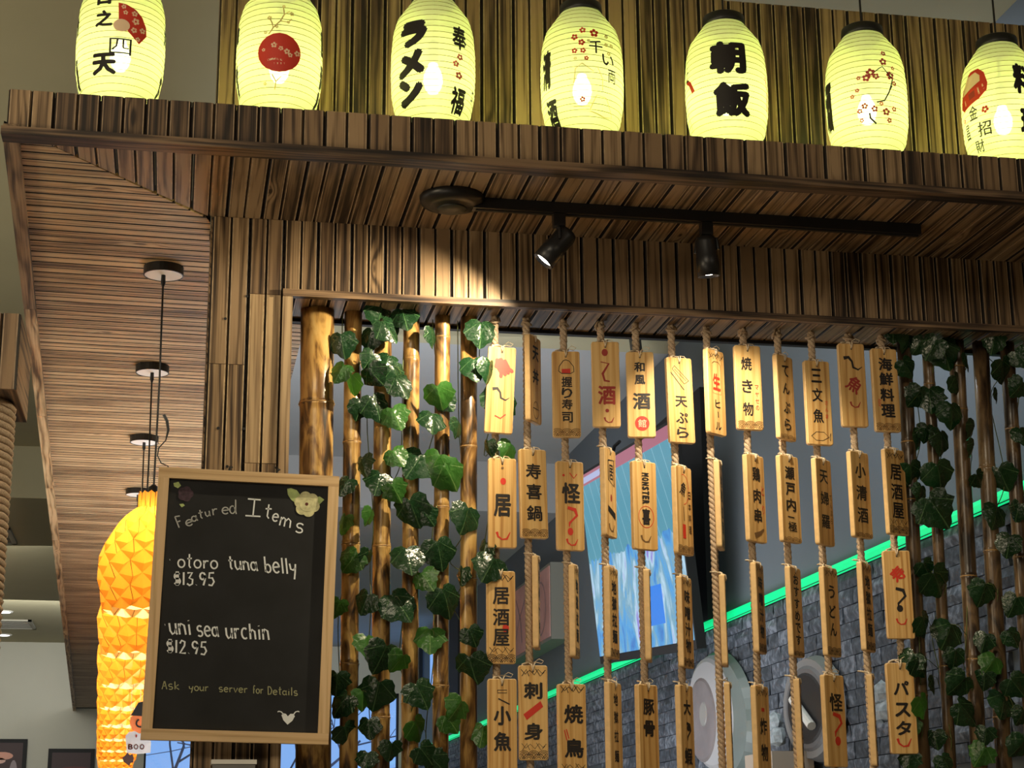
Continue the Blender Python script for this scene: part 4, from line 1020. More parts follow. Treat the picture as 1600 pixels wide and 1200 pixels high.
def hook(ink, x, y, s_): ink.line([(x - s_*.2, y + s_*.5), (x + s_*.2, y + s_*.4), (x + s_*.3, y + s_*.1), (x + s_*.1, y - s_*.1), (x - s_*.1, y - s_*.3), (x - s_*.12, y - s_*.5)], [s_*.16, s_*.2, s_*.14, s_*.1, s_*.12, s_*.05])
def horns(ink, x, y, s_): ink.line([(x - s_*.5, y + s_*.3), (x - s_*.4, y - s_*.05), (x - s_*.1, y - s_*.25), (x + s_*.25, y - s_*.2), (x + s_*.5, y + s_*.3)], [s_*.2, s_*.14, s_*.1, s_*.16, s_*.05])
def col_text(ink, s_, x, ys, w, h, bold=0.03):
    for c, y in zip(s_, ys): ink.ch(c, x, y, w, h, bold, box=True)
T_ = PHT / 2
def yy(f): return T_ - f * PHT       # f: 0 top .. 1 bottom
def d_fishred(K, R, Bn): R.ch('魚', 0.004, yy(.23), .050, .064, .10, .5, box=True); swirl(K, 0, yy(.55), .05); R.line([(-.014, yy(.80)), (.004, yy(.83)), (.02, yy(.78))], .004)
def d_tendon(K, R, Bn): col_text(K, '天丼', 0, (yy(.20), yy(.47)), .046, .048, .035); K.ring(0, yy(.84), .022, .002, 16, PI, 2*PI, .032); K.line([(-.022, yy(.84)), (.022, yy(.84))], .002); Bn.ring(0, yy(.83), .018, .002, 12, 0, PI, .02)
def d_nigiri(K, R, Bn):
    K.line([(-.024, yy(.235)), (-.022, yy(.18)), (-.008, yy(.11)), (0, yy(.102)), (.010, yy(.115)), (.024, yy(.18)), (.025, yy(.24)), (.014, yy(.262)), (-.014, yy(.262)), (-.024, yy(.235))], .0022)
    R.poly([(-.014, yy(.21)), (.013, yy(.205)), (.014, yy(.258)), (-.014, yy(.258))]); col_text(K, '握り寿司', .002, (yy(.36), yy(.49), yy(.62), yy(.77)), .034, .034, .03); waves(Bn, -T_ + .004, .03)
def d_sake_red(K, R, Bn): R.disc(-.002, yy(.13), .010, .012); R.line([(-.016, yy(.24)), (.010, yy(.26)), (-.010, yy(.38)), (-.004, yy(.46)), (.012, yy(.47))], [.003, .006, .008, .007, .005]); R.ch('酒', .002, yy(.63), .056, .062, .04, box=True); R.disc(.002, yy(.81), .006); horns(R, .008, yy(.92), .030)
def d_wafu(K, R, Bn): col_text(K, '和風', -.002, (yy(.18), yy(.33)), .034, .032, .04); K.ch('酒', .002, yy(.58), .056, .054, .045, box=True); R.disc(.002, yy(.84), .023, .024, 24); Bn.ch('館', .002, yy(.84), .026, .026, .0, box=True)
def d_tempura(K, R, Bn):
    for a, b in (((-.018, yy(.10)), (-.026, yy(.14))), ((-.026, yy(.14)), (.014, yy(.31))), ((.014, yy(.31)), (.030, yy(.27))), ((.030, yy(.27)), (-.018, yy(.10)))): K.line([a, b], .0018)
    K.line([(-.032, yy(.18)), (.012, yy(.38))], .0028); K.line([(-.018, yy(.14)), (.0, yy(.2)), (.02, yy(.27))], .0015); col_text(K, '天ぷら', 0, (yy(.52), yy(.71), yy(.88)), .042, .036, .03)
def d_beer(K, R, Bn): vines_print(K, yy(.08)); Bn.line([(-.022, yy(.17)), (-.022, yy(.52)), (.022, yy(.52)), (.022, yy(.17)), (.010, yy(.14)), (-.010, yy(.14)), (-.022, yy(.17))], .002); R.ch('生', 0, yy(.38), .038, .056, .05, box=True); col_text(K, 'ヒ', .002, (yy(.64),), .026, .026); K.line([(.002, yy(.73)), (.003, yy(.80))], .004); col_text(K, 'ル', .002, (yy(.90),), .028, .026)
def d_yakimono(K, R, Bn): col_text(K, '焼き物', -.006, (yy(.22), yy(.49), yy(.76)), .036, .044, .03); col_text(R, 'マヤセの', .026, (yy(.50), yy(.58), yy(.66), yy(.74)), .012, .016, .01); waves(Bn, -T_ + .004, .03)
def d_tenpura2(K, R, Bn): col_text(K, 'てんぷら', 0, (yy(.18), yy(.39), yy(.62), yy(.82)), .036, .038, .025); waves(Bn, -T_ + .003, .02, 1)
def d_sanma(K, R, Bn):
    col_text(K, '三文魚', -.004, (yy(.18), yy(.41), yy(.66)), .036, .046, .03); K.line([(-.032, yy(.90)), (-.015, yy(.85)), (.012, yy(.85)), (.030, yy(.91)), (.036, yy(.86)), (.034, yy(.95)), (.028, yy(.91)), (.008, yy(.95)), (-.016, yy(.95)), (-.032, yy(.90))], .0018); col_text(R, 'さんま', .026, (yy(.50), yy(.58), yy(.66)), .010, .014, .0)
def d_swirls(K, R, Bn): swirl(K, .0, yy(.24), .056); R.ch('魚', .004, yy(.50), .050, .052, .035, -.6, box=True); horns(R, .004, yy(.74), .034)
def d_kaisen(K, R, Bn): col_text(K, '海鮮料理', .002, (yy(.19), yy(.37), yy(.56), yy(.75)), .048, .044, .045); R.ch('旬', -.026, yy(.66), .010, .030, .0, box=True); waves(Bn, -T_ + .004, .03)
def d_i(K, R, Bn): Bn.disc(0, yy(.11), .004); R.disc(.002, yy(.26), .009, .011); K.ch('居', -.001, yy(.53), .054, .070, .045, box=True); horns(R, .002, yy(.87), .042)
def d_sukiyaki(K, R, Bn): col_text(K, '寿喜鍋', .0, (yy(.25), yy(.48), yy(.72)), .050, .048, .03); waves(Bn, -T_ + .005, .03)
def d_kai(K, R, Bn): R.disc(-.022, yy(.16), .004); R.line([(-.002, yy(.13)), (.012, yy(.19)), (.022, yy(.14))], .003); K.ch('怪', .002, yy(.36), .060, .066, .04, box=True); hook(R, .002, yy(.63), .06); R.disc(-.002, yy(.79), .009, .012); horns(R, .004, yy(.91), .036)
def d_room(K, R, Bn): K.line([(-.020, yy(.14)), (.024, yy(.12)), (.024, yy(.42)), (-.020, yy(.36)), (-.020, yy(.14))], .005); K.ch('居', .002, yy(.27), .034, .050, .02, box=True); R.disc(0, yy(.56), .006, .012); K.poly([(-.026, yy(.65)), (.030, yy(.72)), (.030, yy(.80)), (-.026, yy(.72))]); horns(Bn, .0, yy(.9), .04)
def d_block(K, R, Bn):
    for j, c in enumerate('MONSTER'): K.ch(c, .002, yy(.15 + .052 * j), .0115, .026, .09, -PI / 2, box=True)
    R.ring(.002, yy(.63), .028, .0018, 24, 0, 2*PI, .034); K.ch('喜', .002, yy(.63), .030, .052, .05, box=True); horns(Bn, 0, yy(.88), .036)
def d_fishring(K, R, Bn): R.ring(-.004, yy(.26), .028, .0018, 18, -PI/2, PI/2 + .3, .048); K.ch('魚', -.006, yy(.26), .030, .044, .03, -.4, box=True); Bn.line([(-.006, yy(.46)), (-.005, yy(.62))], .003); R.poly([(-.014, yy(.66)), (.002, yy(.66)), (.002, yy(.82)), (-.014, yy(.82))]); col_text(Bn, '日本料理', .026, (yy(.32), yy(.45), yy(.58), yy(.71)), .014, .024, .02); waves(Bn, -T_ + .004, .03)
def d_tori(K, R, Bn): col_text(K, '鶏肉串', .002, (yy(.22), yy(.47), yy(.70)), .038, .046, .035); Bn.line([(-.018, yy(.93)), (.012, yy(.89)), (.028, yy(.84))], [.016, .012, .004]); col_text(R, 'とり', .030, (yy(.4), yy(.62)), .012, .03, .0)
def d_seto(K, R, Bn): col_text(K, '瀬戸内', .0, (yy(.20), yy(.39), yy(.57)), .044, .042, .04); K.line([(-.018, yy(.71)), (.012, yy(.715))], .004); K.ch('極', .002, yy(.82), .040, .032, .02, box=True); waves(Bn, -T_ + .003, .02, 1)
def d_tenpura3(K, R, Bn): col_text(K, '天婦羅', -.002, (yy(.21), yy(.46), yy(.73)), .046, .044, .03); col_text(Bn, 'てんぷら', .030, (yy(.44), yy(.53), yy(.62), yy(.71)), .012, .018, .01)
def d_kozake(K, R, Bn): col_text(K, '小清酒', .0, (yy(.22), yy(.48), yy(.74)), .050, .050, .035); waves(Bn, -T_ + .002, .02, 1)
def d_izakaya(K, R, Bn): vines_print(K, yy(.08)); col_text(K, '居酒屋', .0, (yy(.27), yy(.50), yy(.72)), .050, .052, .03); waves(K, -T_ + .004, .03); vines_print(K, yy(.86), .0016)
def d_izakaya2(K, R, Bn): d_izakaya(K, R, Bn); R.disc(.014, yy(.62), .010, .014)
def d_redring(K, R, Bn): R.ch('寿', 0, yy(.27), .046, .046, .04, .78, box=True); hook(K, .002, yy(.54), .060); K.disc(0, yy(.66), .010, .011); horns(R, .004, yy(.81), .034)
def d_dark(K, R, Bn): vines_print(K, yy(.07)); col_text(K, '地獄拉麺', .0, (yy(.22), yy(.40), yy(.58), yy(.76)), .044, .042, .04); waves(K, -T_ + .004, .03)
def d_dark2(K, R, Bn): vines_print(K, yy(.07)); col_text(K, '味噌汁物', .0, (yy(.22), yy(.40), yy(.58), yy(.76)), .044, .042, .04); waves(K, -T_ + .004, .03)
def d_kana(K, R, Bn): col_text(K, 'おすすめです', .0, [yy(.14 + .135 * j) for j in range(6)], .040, .032, .04); waves(K, -T_ + .003, .02, 1)
def d_udon(K, R, Bn): vines_print(K, yy(.07)); col_text(K, 'うどん', .0, (yy(.28), yy(.50), yy(.70)), .040, .042, .035); waves(K, -T_ + .004, .03)
def d_kozakana(K, R, Bn): K.line([(-.014, yy(.12)), (.014, yy(.12)), (.014, yy(.15)), (-.014, yy(.15)), (-.014, yy(.12))], .002); K.line([(-.012, yy(.21)), (.022, yy(.27))], .004); col_text(K, '小魚', .0, (yy(.39), yy(.66)), .052, .056, .045)
def d_sashimi(K, R, Bn): vines_print(K, yy(.08)); col_text(K, '刺身', .0, (yy(.27), yy(.70)), .056, .050, .045); R.poly([(-.030, yy(.52)), (.022, yy(.38)), (.030, yy(.44)), (-.020, yy(.58))]); waves(K, -T_ + .004, .03); vines_print(K, yy(.86), .0016)
def d_yakitori(K, R, Bn): vines_print(K, yy(.06)); col_text(K, '焼鳥', .004, (yy(.32), yy(.68)), .060, .056, .04); R.line([(-.020, yy(.48)), (-.012, yy(.58))], .003); R.line([(-.026, yy(.49)), (-.018, yy(.60))], .003); vines_print(K, yy(.88), .0016); waves(K, -T_ + .004, .03)
def d_tonkotsu(K, R, Bn): col_text(K, '豚骨', .0, (yy(.24), yy(.47)), .050, .048, .045)
def d_ebi(K, R, Bn): col_text(K, '大', .0, (yy(.24),), .046, .046, .04); hook(K, .004, yy(.50), .052); K.disc(.006, yy(.46), .012, .009); col_text(K, '蝦', .0, (yy(.76),), .050, .050, .04)
def d_jigoku(K, R, Bn): col_text(K, '地獄拉麺', .0, (yy(.18), yy(.37), yy(.57), yy(.78)), .030, .036, .025)
def d_age(K, R, Bn): vines_print(K, yy(.08)); R.poly([(-.010, yy(.24)), (.010, yy(.24)), (.010, yy(.28)), (-.010, yy(.28))]); col_text(K, '炸物', .0, (yy(.44), yy(.72)), .044, .052, .035)
def d_kai2(K, R, Bn): K.ch('怪', .004, yy(.30), .056, .056, .035, box=True); hook(R, .002, yy(.55), .070); R.disc(.004, yy(.72), .012, .014)
def d_pasta(K, R, Bn): col_text(K, 'パスタ', .0, (yy(.28), yy(.52), yy(.72)), .050, .044, .045); horns(R, 0, yy(.88), .044)
PLQ = [
 [(781, 543, 43, 1, d_fishred, 'red slanted character half hidden by ivy', -3), (784, 717, 43, 2, d_i, 'red dot over one bold black character', 0), (782, 893, 40, 1, d_izakaya2, 'three black characters between wave borders and a red blot', 0), (784, 1061, 40, 1, d_kozakana, 'small fish drawings above bold black characters', 0)],
 [(832, 527, 17, 8, d_tendon, 'turned sideways, two characters above a bowl drawing', 0), (832, 703, 39, 3, d_sukiyaki, 'three black characters above a wave border', 1), (837, 871, 2.5, 9, d_dark2, 'seen edge-on, dark printed face turned away', 0), (832, 1040, 43, 1, d_sashimi, 'two characters crossed by a red label, wave borders', 0)],
 [(883.5, 550, 44, 1, d_nigiri, 'rice ball drawing above four black characters', 0), (889, 722, 41, 3, d_kai, 'bold black character above a red swirl', 0), (896, 885, 6, 8, d_dark, 'seen almost edge-on below the red swirl one', 0), (892, 1069, 43, 3, d_yakitori, 'two brushed characters between leafy borders', 0)],
 [(945, 535, 42, 1, d_sake_red, 'darker wood with large dark-red characters', 0), (949, 702, 14, 7, d_room, 'turned sideways with a black framed character', 0), (954, 887, 13, 8, d_dark, 'turned sideways with a dense black printed face', 0), (957, 1067, 22, 10, d_jigoku, 'pale edge at left and four small characters', 0)],
 [(999, 551, 44, 1, d_wafu, 'large bold character above a red round seal', 0), (1004, 722, 29, 4, d_block, 'vertical block lettering above a ringed character', 0), (1010, 892, 1.5, 9, d_dark2, 'seen edge-on in front of the screen', 0), (1009, 1070, 30, 7, d_tonkotsu, 'two bold characters and plain wood below', 0)],
 [(1060, 560, 40, 4, d_tempura, 'food tray drawing above three black characters', 1), (1064, 730, 23, 7, d_fishring, 'ringed fish mark and a small red block', 0), (1068, 902, 15, 8, d_dark2, 'turned sideways, black column of writing', 0), (1068, 1071, 22, 9, d_ebi, 'cross-shaped character above a shrimp drawing', 0)],
 [(1114, 548, 29, 8, d_beer, 'leafy top, bottle outline and red character', 0), (1121, 722, 4, 9, d_dark, 'seen edge-on right of the thick bright rope', 0), (1128, 900, 1, 9, d_dark2, 'seen edge-on above the green light strip', 0), (1136, 1068, 1.5, 9, d_dark, 'seen edge-on in front of the grey oval', 0)],
 [(1166, 541, 38, 3, d_yakimono, 'three black characters with small red writing at the side', 0), (1176, 712, 30, 8, d_tori, 'three characters above a brown skewer drawing', 0), (1182, 881, 12, 9, d_dark2, 'orange edge and dark face turned away', 0), (1186, 1072, 22, 9, d_age, 'small red seal above two characters', 0)],
 [(1222, 557, 27, 8, d_tenpura2, 'four flowing cursive characters', 0), (1229, 713, 34, 8, d_seto, 'three block characters above small ones', 0), (1238, 887, 18, 9, d_kana, 'narrow face filled with cursive writing', 0), (1245, 1062, 2, 9, d_dark, 'seen edge-on in front of the round wall fitting', 0)],
 [(1274, 565, 40, 4, d_sanma, 'three characters above a fish outline', 0), (1282, 718, 28, 9, d_tenpura3, 'three crisp characters with tiny writing at right', 0), (1293, 887, 24, 9, d_udon, 'rounded cursive characters and a wave border', 0), (1299, 1055, 37, 8, d_kai2, 'bold character above a large red hook', 0)],
 [(1328, 538, 40, 3, d_swirls, 'black swirl, red fish and small red swirl', 0), (1339, 707, 37, 9, d_kozake, 'three bold characters, bright left edge', 0), (1349, 880, 15, 9, d_dark, 'bright left edge and very dark face', 0), (1359, 1055, 2, 9, d_dark2, 'seen edge-on left of the pale stone', 0)],
 [(1379, 546, 44, 4, d_kaisen, 'four heavy black characters in a column', 0), (1394, 703, 38, 8, d_izakaya, 'square characters between patterned borders beside dark ivy', 0), (1399, 861, 46, 3, d_redring, 'red diamond character above a black hook', 0), (1404, 1036, 41, 3, d_pasta, 'thick katakana partly covered by fresh ivy leaves', 0)],
]
sc_px = 2760 / 5.58
pos_name = ['top', 'second', 'third', 'bottom']
for i, rope in enumerate(PLQ):
    for j, (uc, vt, fw_, ew, draw, desc, roll) in enumerate(rope):
        th = math.atan2(ew / (PTH * sc_px), fw_ / (PWD * sc_px))      # turn away from facing the viewer, printed face to the right
        p0 = atY(uc, vt, RY)
        tocam = Vector((-p0.x, -RY, 0)).normalized()
        n = (Matrix.Rotation(th, 3, 'Z') @ tocam)
        yb = RY + n.y * 0.0235
        p = atY(uc, vt, yb)
        top = p.z
        # stay against the rope
        px = p.x
        right = Vector((0, 0, 1)).cross(n)
        c = Vector((px, yb, top - PHT / 2))
        up = Matrix.Rotation(math.radians(roll), 3, n) @ Vector((0, 0, 1)); right = up.cross(n)
        M = frame(c, right, up, n)
        t = empty('wooden_plaque', label='%s plaque on the %s rope: %s' % (pos_name[j], ORD(i), desc), cat='plaque', group='wooden plaques tied to the ropes', M=M)
        link('board', pl_me, t); link('hole', hole_me, t, Matrix.Translation((0, PHT/2 - 0.018, PTH/2)))
        if j or i % 2 == 0: link('string', str_me[(i * 3 + j) % 6], t)
        else: link('string', str_me[1], t)
        K, R, Bn = InkSet(), InkSet(), InkSet(); draw(K, R, Bn)
        fm = lambda x, y, l: Vector((x, y, PTH/2 + 0.0006 + l * 0.0003))
        K.obj('lettering', M_INK, t, fm); R.obj('red_print', M_DKRED if (i == 3 or draw is d_swirls) else M_RED, t, fm)
        pale = draw in (d_wafu,)
        Bn.obj('seal_mark' if pale else 'brown_print', M_PALE if pale else M_BURN, t, (lambda x, y, l: Vector((x, y, PTH/2 + 0.0009))))

# ================================================================== IVY
def leaf_mesh(v):
    r = random.Random(100 + v)
    half = [(0.0, 0.05), (0.14, -0.08), (0.33, -0.09), (0.50, 0.05), (0.50, 0.20), (0.58, 0.36), (0.47, 0.50), (0.42, 0.62), (0.28, 0.70), (0.16, 0.84), (0.0, 0.94)]
    half = [(x * r.uniform(.92, 1.08), y) for x, y in half]
    out = half + [(-x * r.uniform(.92, 1.08), y) for x, y in half[-2:0:-1]]
    n = len(out); fold = r.uniform(0.15, 0.45); curl = r.uniform(0.1, 0.35)
    def zz(x, y): return -abs(x) * fold - (y * y) * curl + 0.03 * math.sin(x * 9) + 0.05
    cy = 0.30; vs = []
    for q in (1.0, 0.62, 0.28):
        for x, y in out: X, Y_ = x * q, cy + (y - cy) * q; vs.append((X, Y_, zz(X, Y_) + (0.02 if q == 0.62 else 0)))
    vs.append((0, cy, zz(0, cy) + 0.02))
    fs = []
    for a in range(2):
        for k in range(n): k2 = (k + 1) % n; fs.append((a*n+k, a*n+k2, (a+1)*n+k2, (a+1)*n+k))
    for k in range(n): fs.append((2*n+k, 2*n+(k+1) % n, 3*n))
    return MB().add(vs, fs)
leaf_me = [leaf_mesh(v).mesh('leaf', M_LEAF, True) for v in range(5)] 
leafl_me = [leaf_mesh(v).mesh('leaf', M_LEAFL, True) for v in range(3)]
# (px, py, size px, kind) kind 0 dark, 1 fresh, 2 glossy facing the spot
LEFT = {
 1: [(535,538,38,0),(531,582,32,1),(549,600,26,1),(577,563,30,0),(569,728,26,0),(539,760,30,0),(537,819,24,1),(548,877,36,1),(526,951,30,1),(533,1101,38,0),(526,1068,34,0),(541,1149,34,0),(573,1189,28,0)],
 2: [(594,491,44,0),(577,530,34,0),(608,516,40,2),(586,587,36,0),(605,565,30,2),(588,637,42,2),(577,808,22,1),(573,874,24,0),(570,943,34,0),(573,1009,34,1),(595,1028,46,0),(588,1086,46,0),(566,1094,30,1),(577,1138,30,0),(562,640,30,0)],
 3: [(632,497,38,0),(619,587,34,0),(627,604,38,2),(619,653,38,1),(621,714,32,1),(591,755,38,2),(619,769,34,1),(647,800,48,0),(639,874,46,2),(625,947,50,2),(621,1035,32,1),(610,1174,30,0),(658,1086,42,2)],
 4: [(676,527,26,0),(687,620,40,1),(676,659,38,2),(698,629,30,0),(649,725,48,2),(679,725,38,1),(704,744,46,1),(669,808,30,0),(667,907,34,1),(672,1000,40,1),(654,1141,36,1),(665,1180,34,0),(683,1193,34,0)],
 5: [(715,670,24,0),(727,811,46,0),(687,866,46,0),(698,940,46,0),(713,1108,36,1),(705,1130,32,1),(738,995,30,0),(738,1046,46,0),(753,1149,34,1),(722,900,22,0)],
 6: [(751,521,42,0),(742,576,40,2),(764,579,36,0),(780,631,50,2),(764,888,46,2),(757,862,26,0),(794,703,30,1),(764,700,20,0)],
}
RIGHT = {
 7: [(1395,515,40,0),(1420,532,42,0),(1418,575,34,0),(1430,621,36,0),(1453,624,44,0),(1424,744,44,0),(1438,688,26,0),(1438,770,28,0),(1400,760,30,0),(1421,1035,36,0),(1442,1105,36,1),(1418,1137,38,1),(1421,1190,30,0)],
 8: [(1456,545,40,0),(1435,540,32,0),(1447,677,30,0),(1470,691,42,0),(1468,744,46,0),(1465,799,58,0),(1465,912,50,0),(1446,978,38,0),(1440,1042,34,0),(1459,1070,24,0),(1462,1155,28,0),(1478,1193,30,0),(1447,890,30,0)],
 9: [(1476,554,50,0),(1488,648,42,0),(1511,566,24,0),(1520,674,26,0),(1519,703,24,0),(1529,750,28,0),(1481,991,44,0),(1491,1029,32,0),(1497,1070,40,0),(1511,1114,44,0),(1532,1181,36,1),(1497,600,34,0)],
 10:[(1552,537,34,0),(1567,580,42,0),(1558,618,20,0),(1567,747,42,0),(1555,808,40,0),(1535,928,40,0),(1538,1003,30,0),(1548,1038,34,1),(1567,1102,44,2),(1538,1064,30,0),(1540,1150,28,0)],
 11:[(1590,607,34,0),(1596,560,34,0),(1576,852,38,0),(1583,947,36,0),(1583,997,30,0),(1589,1073,38,0),(1592,1168,36,0),(1598,680,30,0),(1594,1120,28,0),(1590,800,26,0)],
}
random.seed(5)
spotdir = Vector((0.2, -0.5, 0.55))
def vine(leaves, label, base_u):
    ls = sorted(leaves, key=lambda a: a[1])
    root_p = atY(ls[0][0], 500, PY); root = Vector((root_p.x, PY, ZU - 0.01))
    t = empty('ivy_vine', root, label, 'ivy', 'ivy garlands on the bamboo')
    pts = [Vector((0, 0, 0))]; placed = []
    for k, (u, v, s_, kd) in enumerate(ls):
        y = PY - 0.035 - random.uniform(0.0, 0.045); side = 1 if k % 2 else -1
        p = atY(u, v, y) - root; placed.append((p, s_, kd, y))
    # stem winds around the mean line
    for k, (p, s_, kd, y) in enumerate(placed):
        q = Vector((p.x * 0.55 + (atY(base_u, 500 + 0, PY).x - root.x) * 0.45 , (-0.028 if k % 2 else 0.034), min(p.z, -0.005)))
        pts.append(q)
    dense = []
    for a in range(len(pts) - 1):
        p0, p1, p2, p3 = pts[max(a-1, 0)], pts[a], pts[a+1], pts[min(a+2, len(pts)-1)]
        for k in range(5):
            s = k / 5; dense.append(0.5 * ((2*p1) + (p2-p0)*s + (2*p0-5*p1+4*p2-p3)*s*s + (3*p1-p0-3*p2+p3)*s**3))
    dense.append(pts[-1])
    sm = MB().tube(dense, 0.0016, 5)
    for (p, s_, kd, y), q in zip(placed, pts[1:]):
        size = s_ * y / 2857 * 1.22
        if kd == 2: n = Vector((random.uniform(-.15, .35), -1, random.uniform(.15, .7)))
        else: n = Vector((random.uniform(-.7, .7), -1, random.uniform(-.35, .45)))
        if s_ < 28: n = Vector((random.choice((-1, 1)) * 1.0, -.7, random.uniform(-.3, .3)))
        n.normalize()
        dn = Vector((random.uniform(-.9, .9), 0, -1)); dn = (dn - dn.dot(n) * n).normalized()     # tip hangs down
        xx = dn.cross(n)
        if s_ < 28: size *= 1.25
        O = p - dn * size * 0.42
        M = frame(O, xx, dn, n) @ Matrix.Scale(size, 4)
        me = (leafl_me[random.randrange(3)] if kd == 1 else leaf_me[random.randrange(5)])
        link('leaf', me, t, M)
        mid = (O + q) / 2 + Vector((0, -0.01, 0.012)); sm.tube([q, mid, O], 0.0011, 4)
    sm.obj('stem', M_STEM, t, True)
lab = {1: 'ivy garland climbing around the second bamboo pole from the left', 2: 'ivy garland on the third bamboo pole from the left', 3: 'ivy garland on the fourth bamboo pole from the left', 4: 'ivy garland on the fifth bamboo pole from the left',
       5: 'ivy garland on the sixth bamboo pole from the left', 6: 'short ivy garland hanging over the first rope of plaques', 7: 'dark ivy garland on the first pole right of the plaques', 8: 'dark ivy garland on the thin pole right of the plaques',
       9: 'dark ivy garland on the third pole right of the plaques', 10: 'ivy garland on the fourth pole right of the plaques', 11: 'ivy garland at the right edge of the picture'}
bu_ = {1: 548, 2: 597, 3: 642, 4: 690, 5: 732, 6: 760, 7: 1425, 8: 1465, 9: 1505, 10: 1550, 11: 1590}
for d in (LEFT, RIGHT):
    for k, ls in d.items(): vine(ls, lab[k], bu_[k])

# ================================================================== BACKGROUND OF THE BAR
# television hung in front of the side wall
tvR = Matrix.Rotation(-1.563, 4, 'Z') @ Matrix.Rotation(0.115, 4, 'X') @ Matrix.Rotation(0.066, 4, 'Y')
TVM = Matrix.Translation((1.623 * 1.68, 6.222 * 1.68, 1.5 + 1.087 * 1.68)) @ tvR
TV = empty('television', label='large tilted television showing a bright blue picture', cat='television', M=TVM)
tw, th_ = 1.05, 0.605
MB().box((-tw - .02, 0.004, -th_ - .05), (tw + .02, 0.06, th_ + .02)).obj('casing', M_BLACKM, TV)
def screen_mat():
    s = NT('tv_picture'); tc = s.n('ShaderNodeTexCoord'); mp = s.n('ShaderNodeMapping'); s.l(tc.outputs['Object'], mp.inputs[0]); mp.inputs['Scale'].default_value = (2.6, 1, 1.3)
    n = s.n('ShaderNodeTexNoise'); n.inputs['Scale'].default_value = 1.6; n.inputs['Detail'].default_value = 5; n.inputs['Distortion'].default_value = 1.6; s.l(mp.outputs[0], n.inputs['Vector'])
    c = s.ramp(n.outputs[0], [(0.32, (0.03, 0.12, 0.55)), (0.45, (0.10, 0.42, 0.85)), (0.53, (0.22, 0.45, 0.60)), (0.62, (0.55, 0.80, 1.0)), (0.70, (0.30, 0.22, 0.75))])
    sep = s.n('ShaderNodeSeparateXYZ'); s.l(tc.outputs['Object'], sep.inputs[0])
    up = s.math('GREATER_THAN', s.math('ADD', sep.outputs[2], s.math('MULTIPLY', n.outputs[0], 0.15)), 0.10)
    teal = s.ramp(s.math('FRACT', s.math('MULTIPLY', s.math('ADD', sep.outputs[0], s.math('MULTIPLY', sep.outputs[2], 0.6)), 6.0)), [(0.0, (0.35, 0.65, 0.78)), (0.08, (0.11, 0.36, 0.48))])
    s.l(s.mix(up, c, teal), s.b.inputs['Emission Color']); s.b.inputs['Emission Strength'].default_value = 0.85
    s.b.inputs['Base Color'].default_value = (0.01, 0.01, 0.01, 1); s.b.inputs['Roughness'].default_value = 0.2; return s.m
MB().box((-tw, -0.001, -th_), (tw, 0.004, th_)).obj('screen', screen_mat(), TV)
MB().box((-tw, -0.003, th_ - .075), (tw, -0.001, th_)).obj('screen_banner', plain('tv_banner', (0.05, 0.02, 0.03), 0.3, emit=0.8, ecol=(0.45, 0.16, 0.22)), TV)
MB().box((-tw + .1, -0.004, th_ - .06), (-tw + .75, -0.003, th_ - .02)).obj('screen_caption', plain('tv_caption', (0.05, 0.05, 0.1), 0.3, emit=0.8, ecol=(0.5, 0.55, 0.8)), TV)
MB().box((0.15, -0.003, -0.48), (0.55, -0.001, -0.25)).obj('screen_box', plain('tv_box', (0.02, 0.1, 0.4), 0.3, emit=0.7, ecol=(0.03, 0.18, 0.55)), TV)
MB().box((-0.12, 0.06, -0.1), (0.12, 0.25, 0.2)).box((-0.03, 0.16, 0.1), (0.03, 0.22, 1.33)).obj('ceiling_mount', M_BLACK, TV)
pts = [atX(u, v, 2.85) for u, v in ((968, 690), (960, 697), (957, 712), (961, 735))]
tag(MB().tube(pts, 0.012, 6).obj('screen_cable', M_BLACKM), 'black cable looping above the television', 'cable')
tag(box_world('dark_panel', (XW - 0.05, 9.95, 2.84), (XW, 11.2, 4.25), M_BLACKM), 'black panel on the wall right of the television', 'panel')
tag(box_world('wall_speaker', (XW - 0.12, 18.9, 3.15), (XW, 19.8, 4.2), M_BLACKM), 'narrow black speaker seen between the fifth and sixth bamboo poles', 'speaker')
# framed picture
PC = empty('framed_picture', (XW, 14.8, 3.5), 'pink framed picture on the bar side wall left of the television', 'picture')
MB().box((-0.16, -0.95, -0.31), (0, 0.95, 0.31)).obj('frame', plain('pewter_frame', (0.20, 0.20, 0.17), 0.6), PC)
MB().box((-0.166, -0.92, -0.285), (-0.16, 0.92, 0.285)).obj('print', plain('pink_print', (0.55, 0.30, 0.27), 0.7, noise=0.2, nscale=3), PC)
ik = Ink(); ik.line([(-.5, .2), (-.3, .0), (-.25, -.2)], .02); ik.line([(-.6, -.2), (-.35, .02), (-.1, .15)], .015); ik.line([(.3, .22), (.2, 0), (.35, -.22)], .015); ik.ring(.55, -.02, .22, .012, 14)
ik.obj('print_lines', plain('grey_line', (0.20, 0.16, 0.18), 0.7), PC, lambda x, y, l: Vector((-0.168, -x, y)))
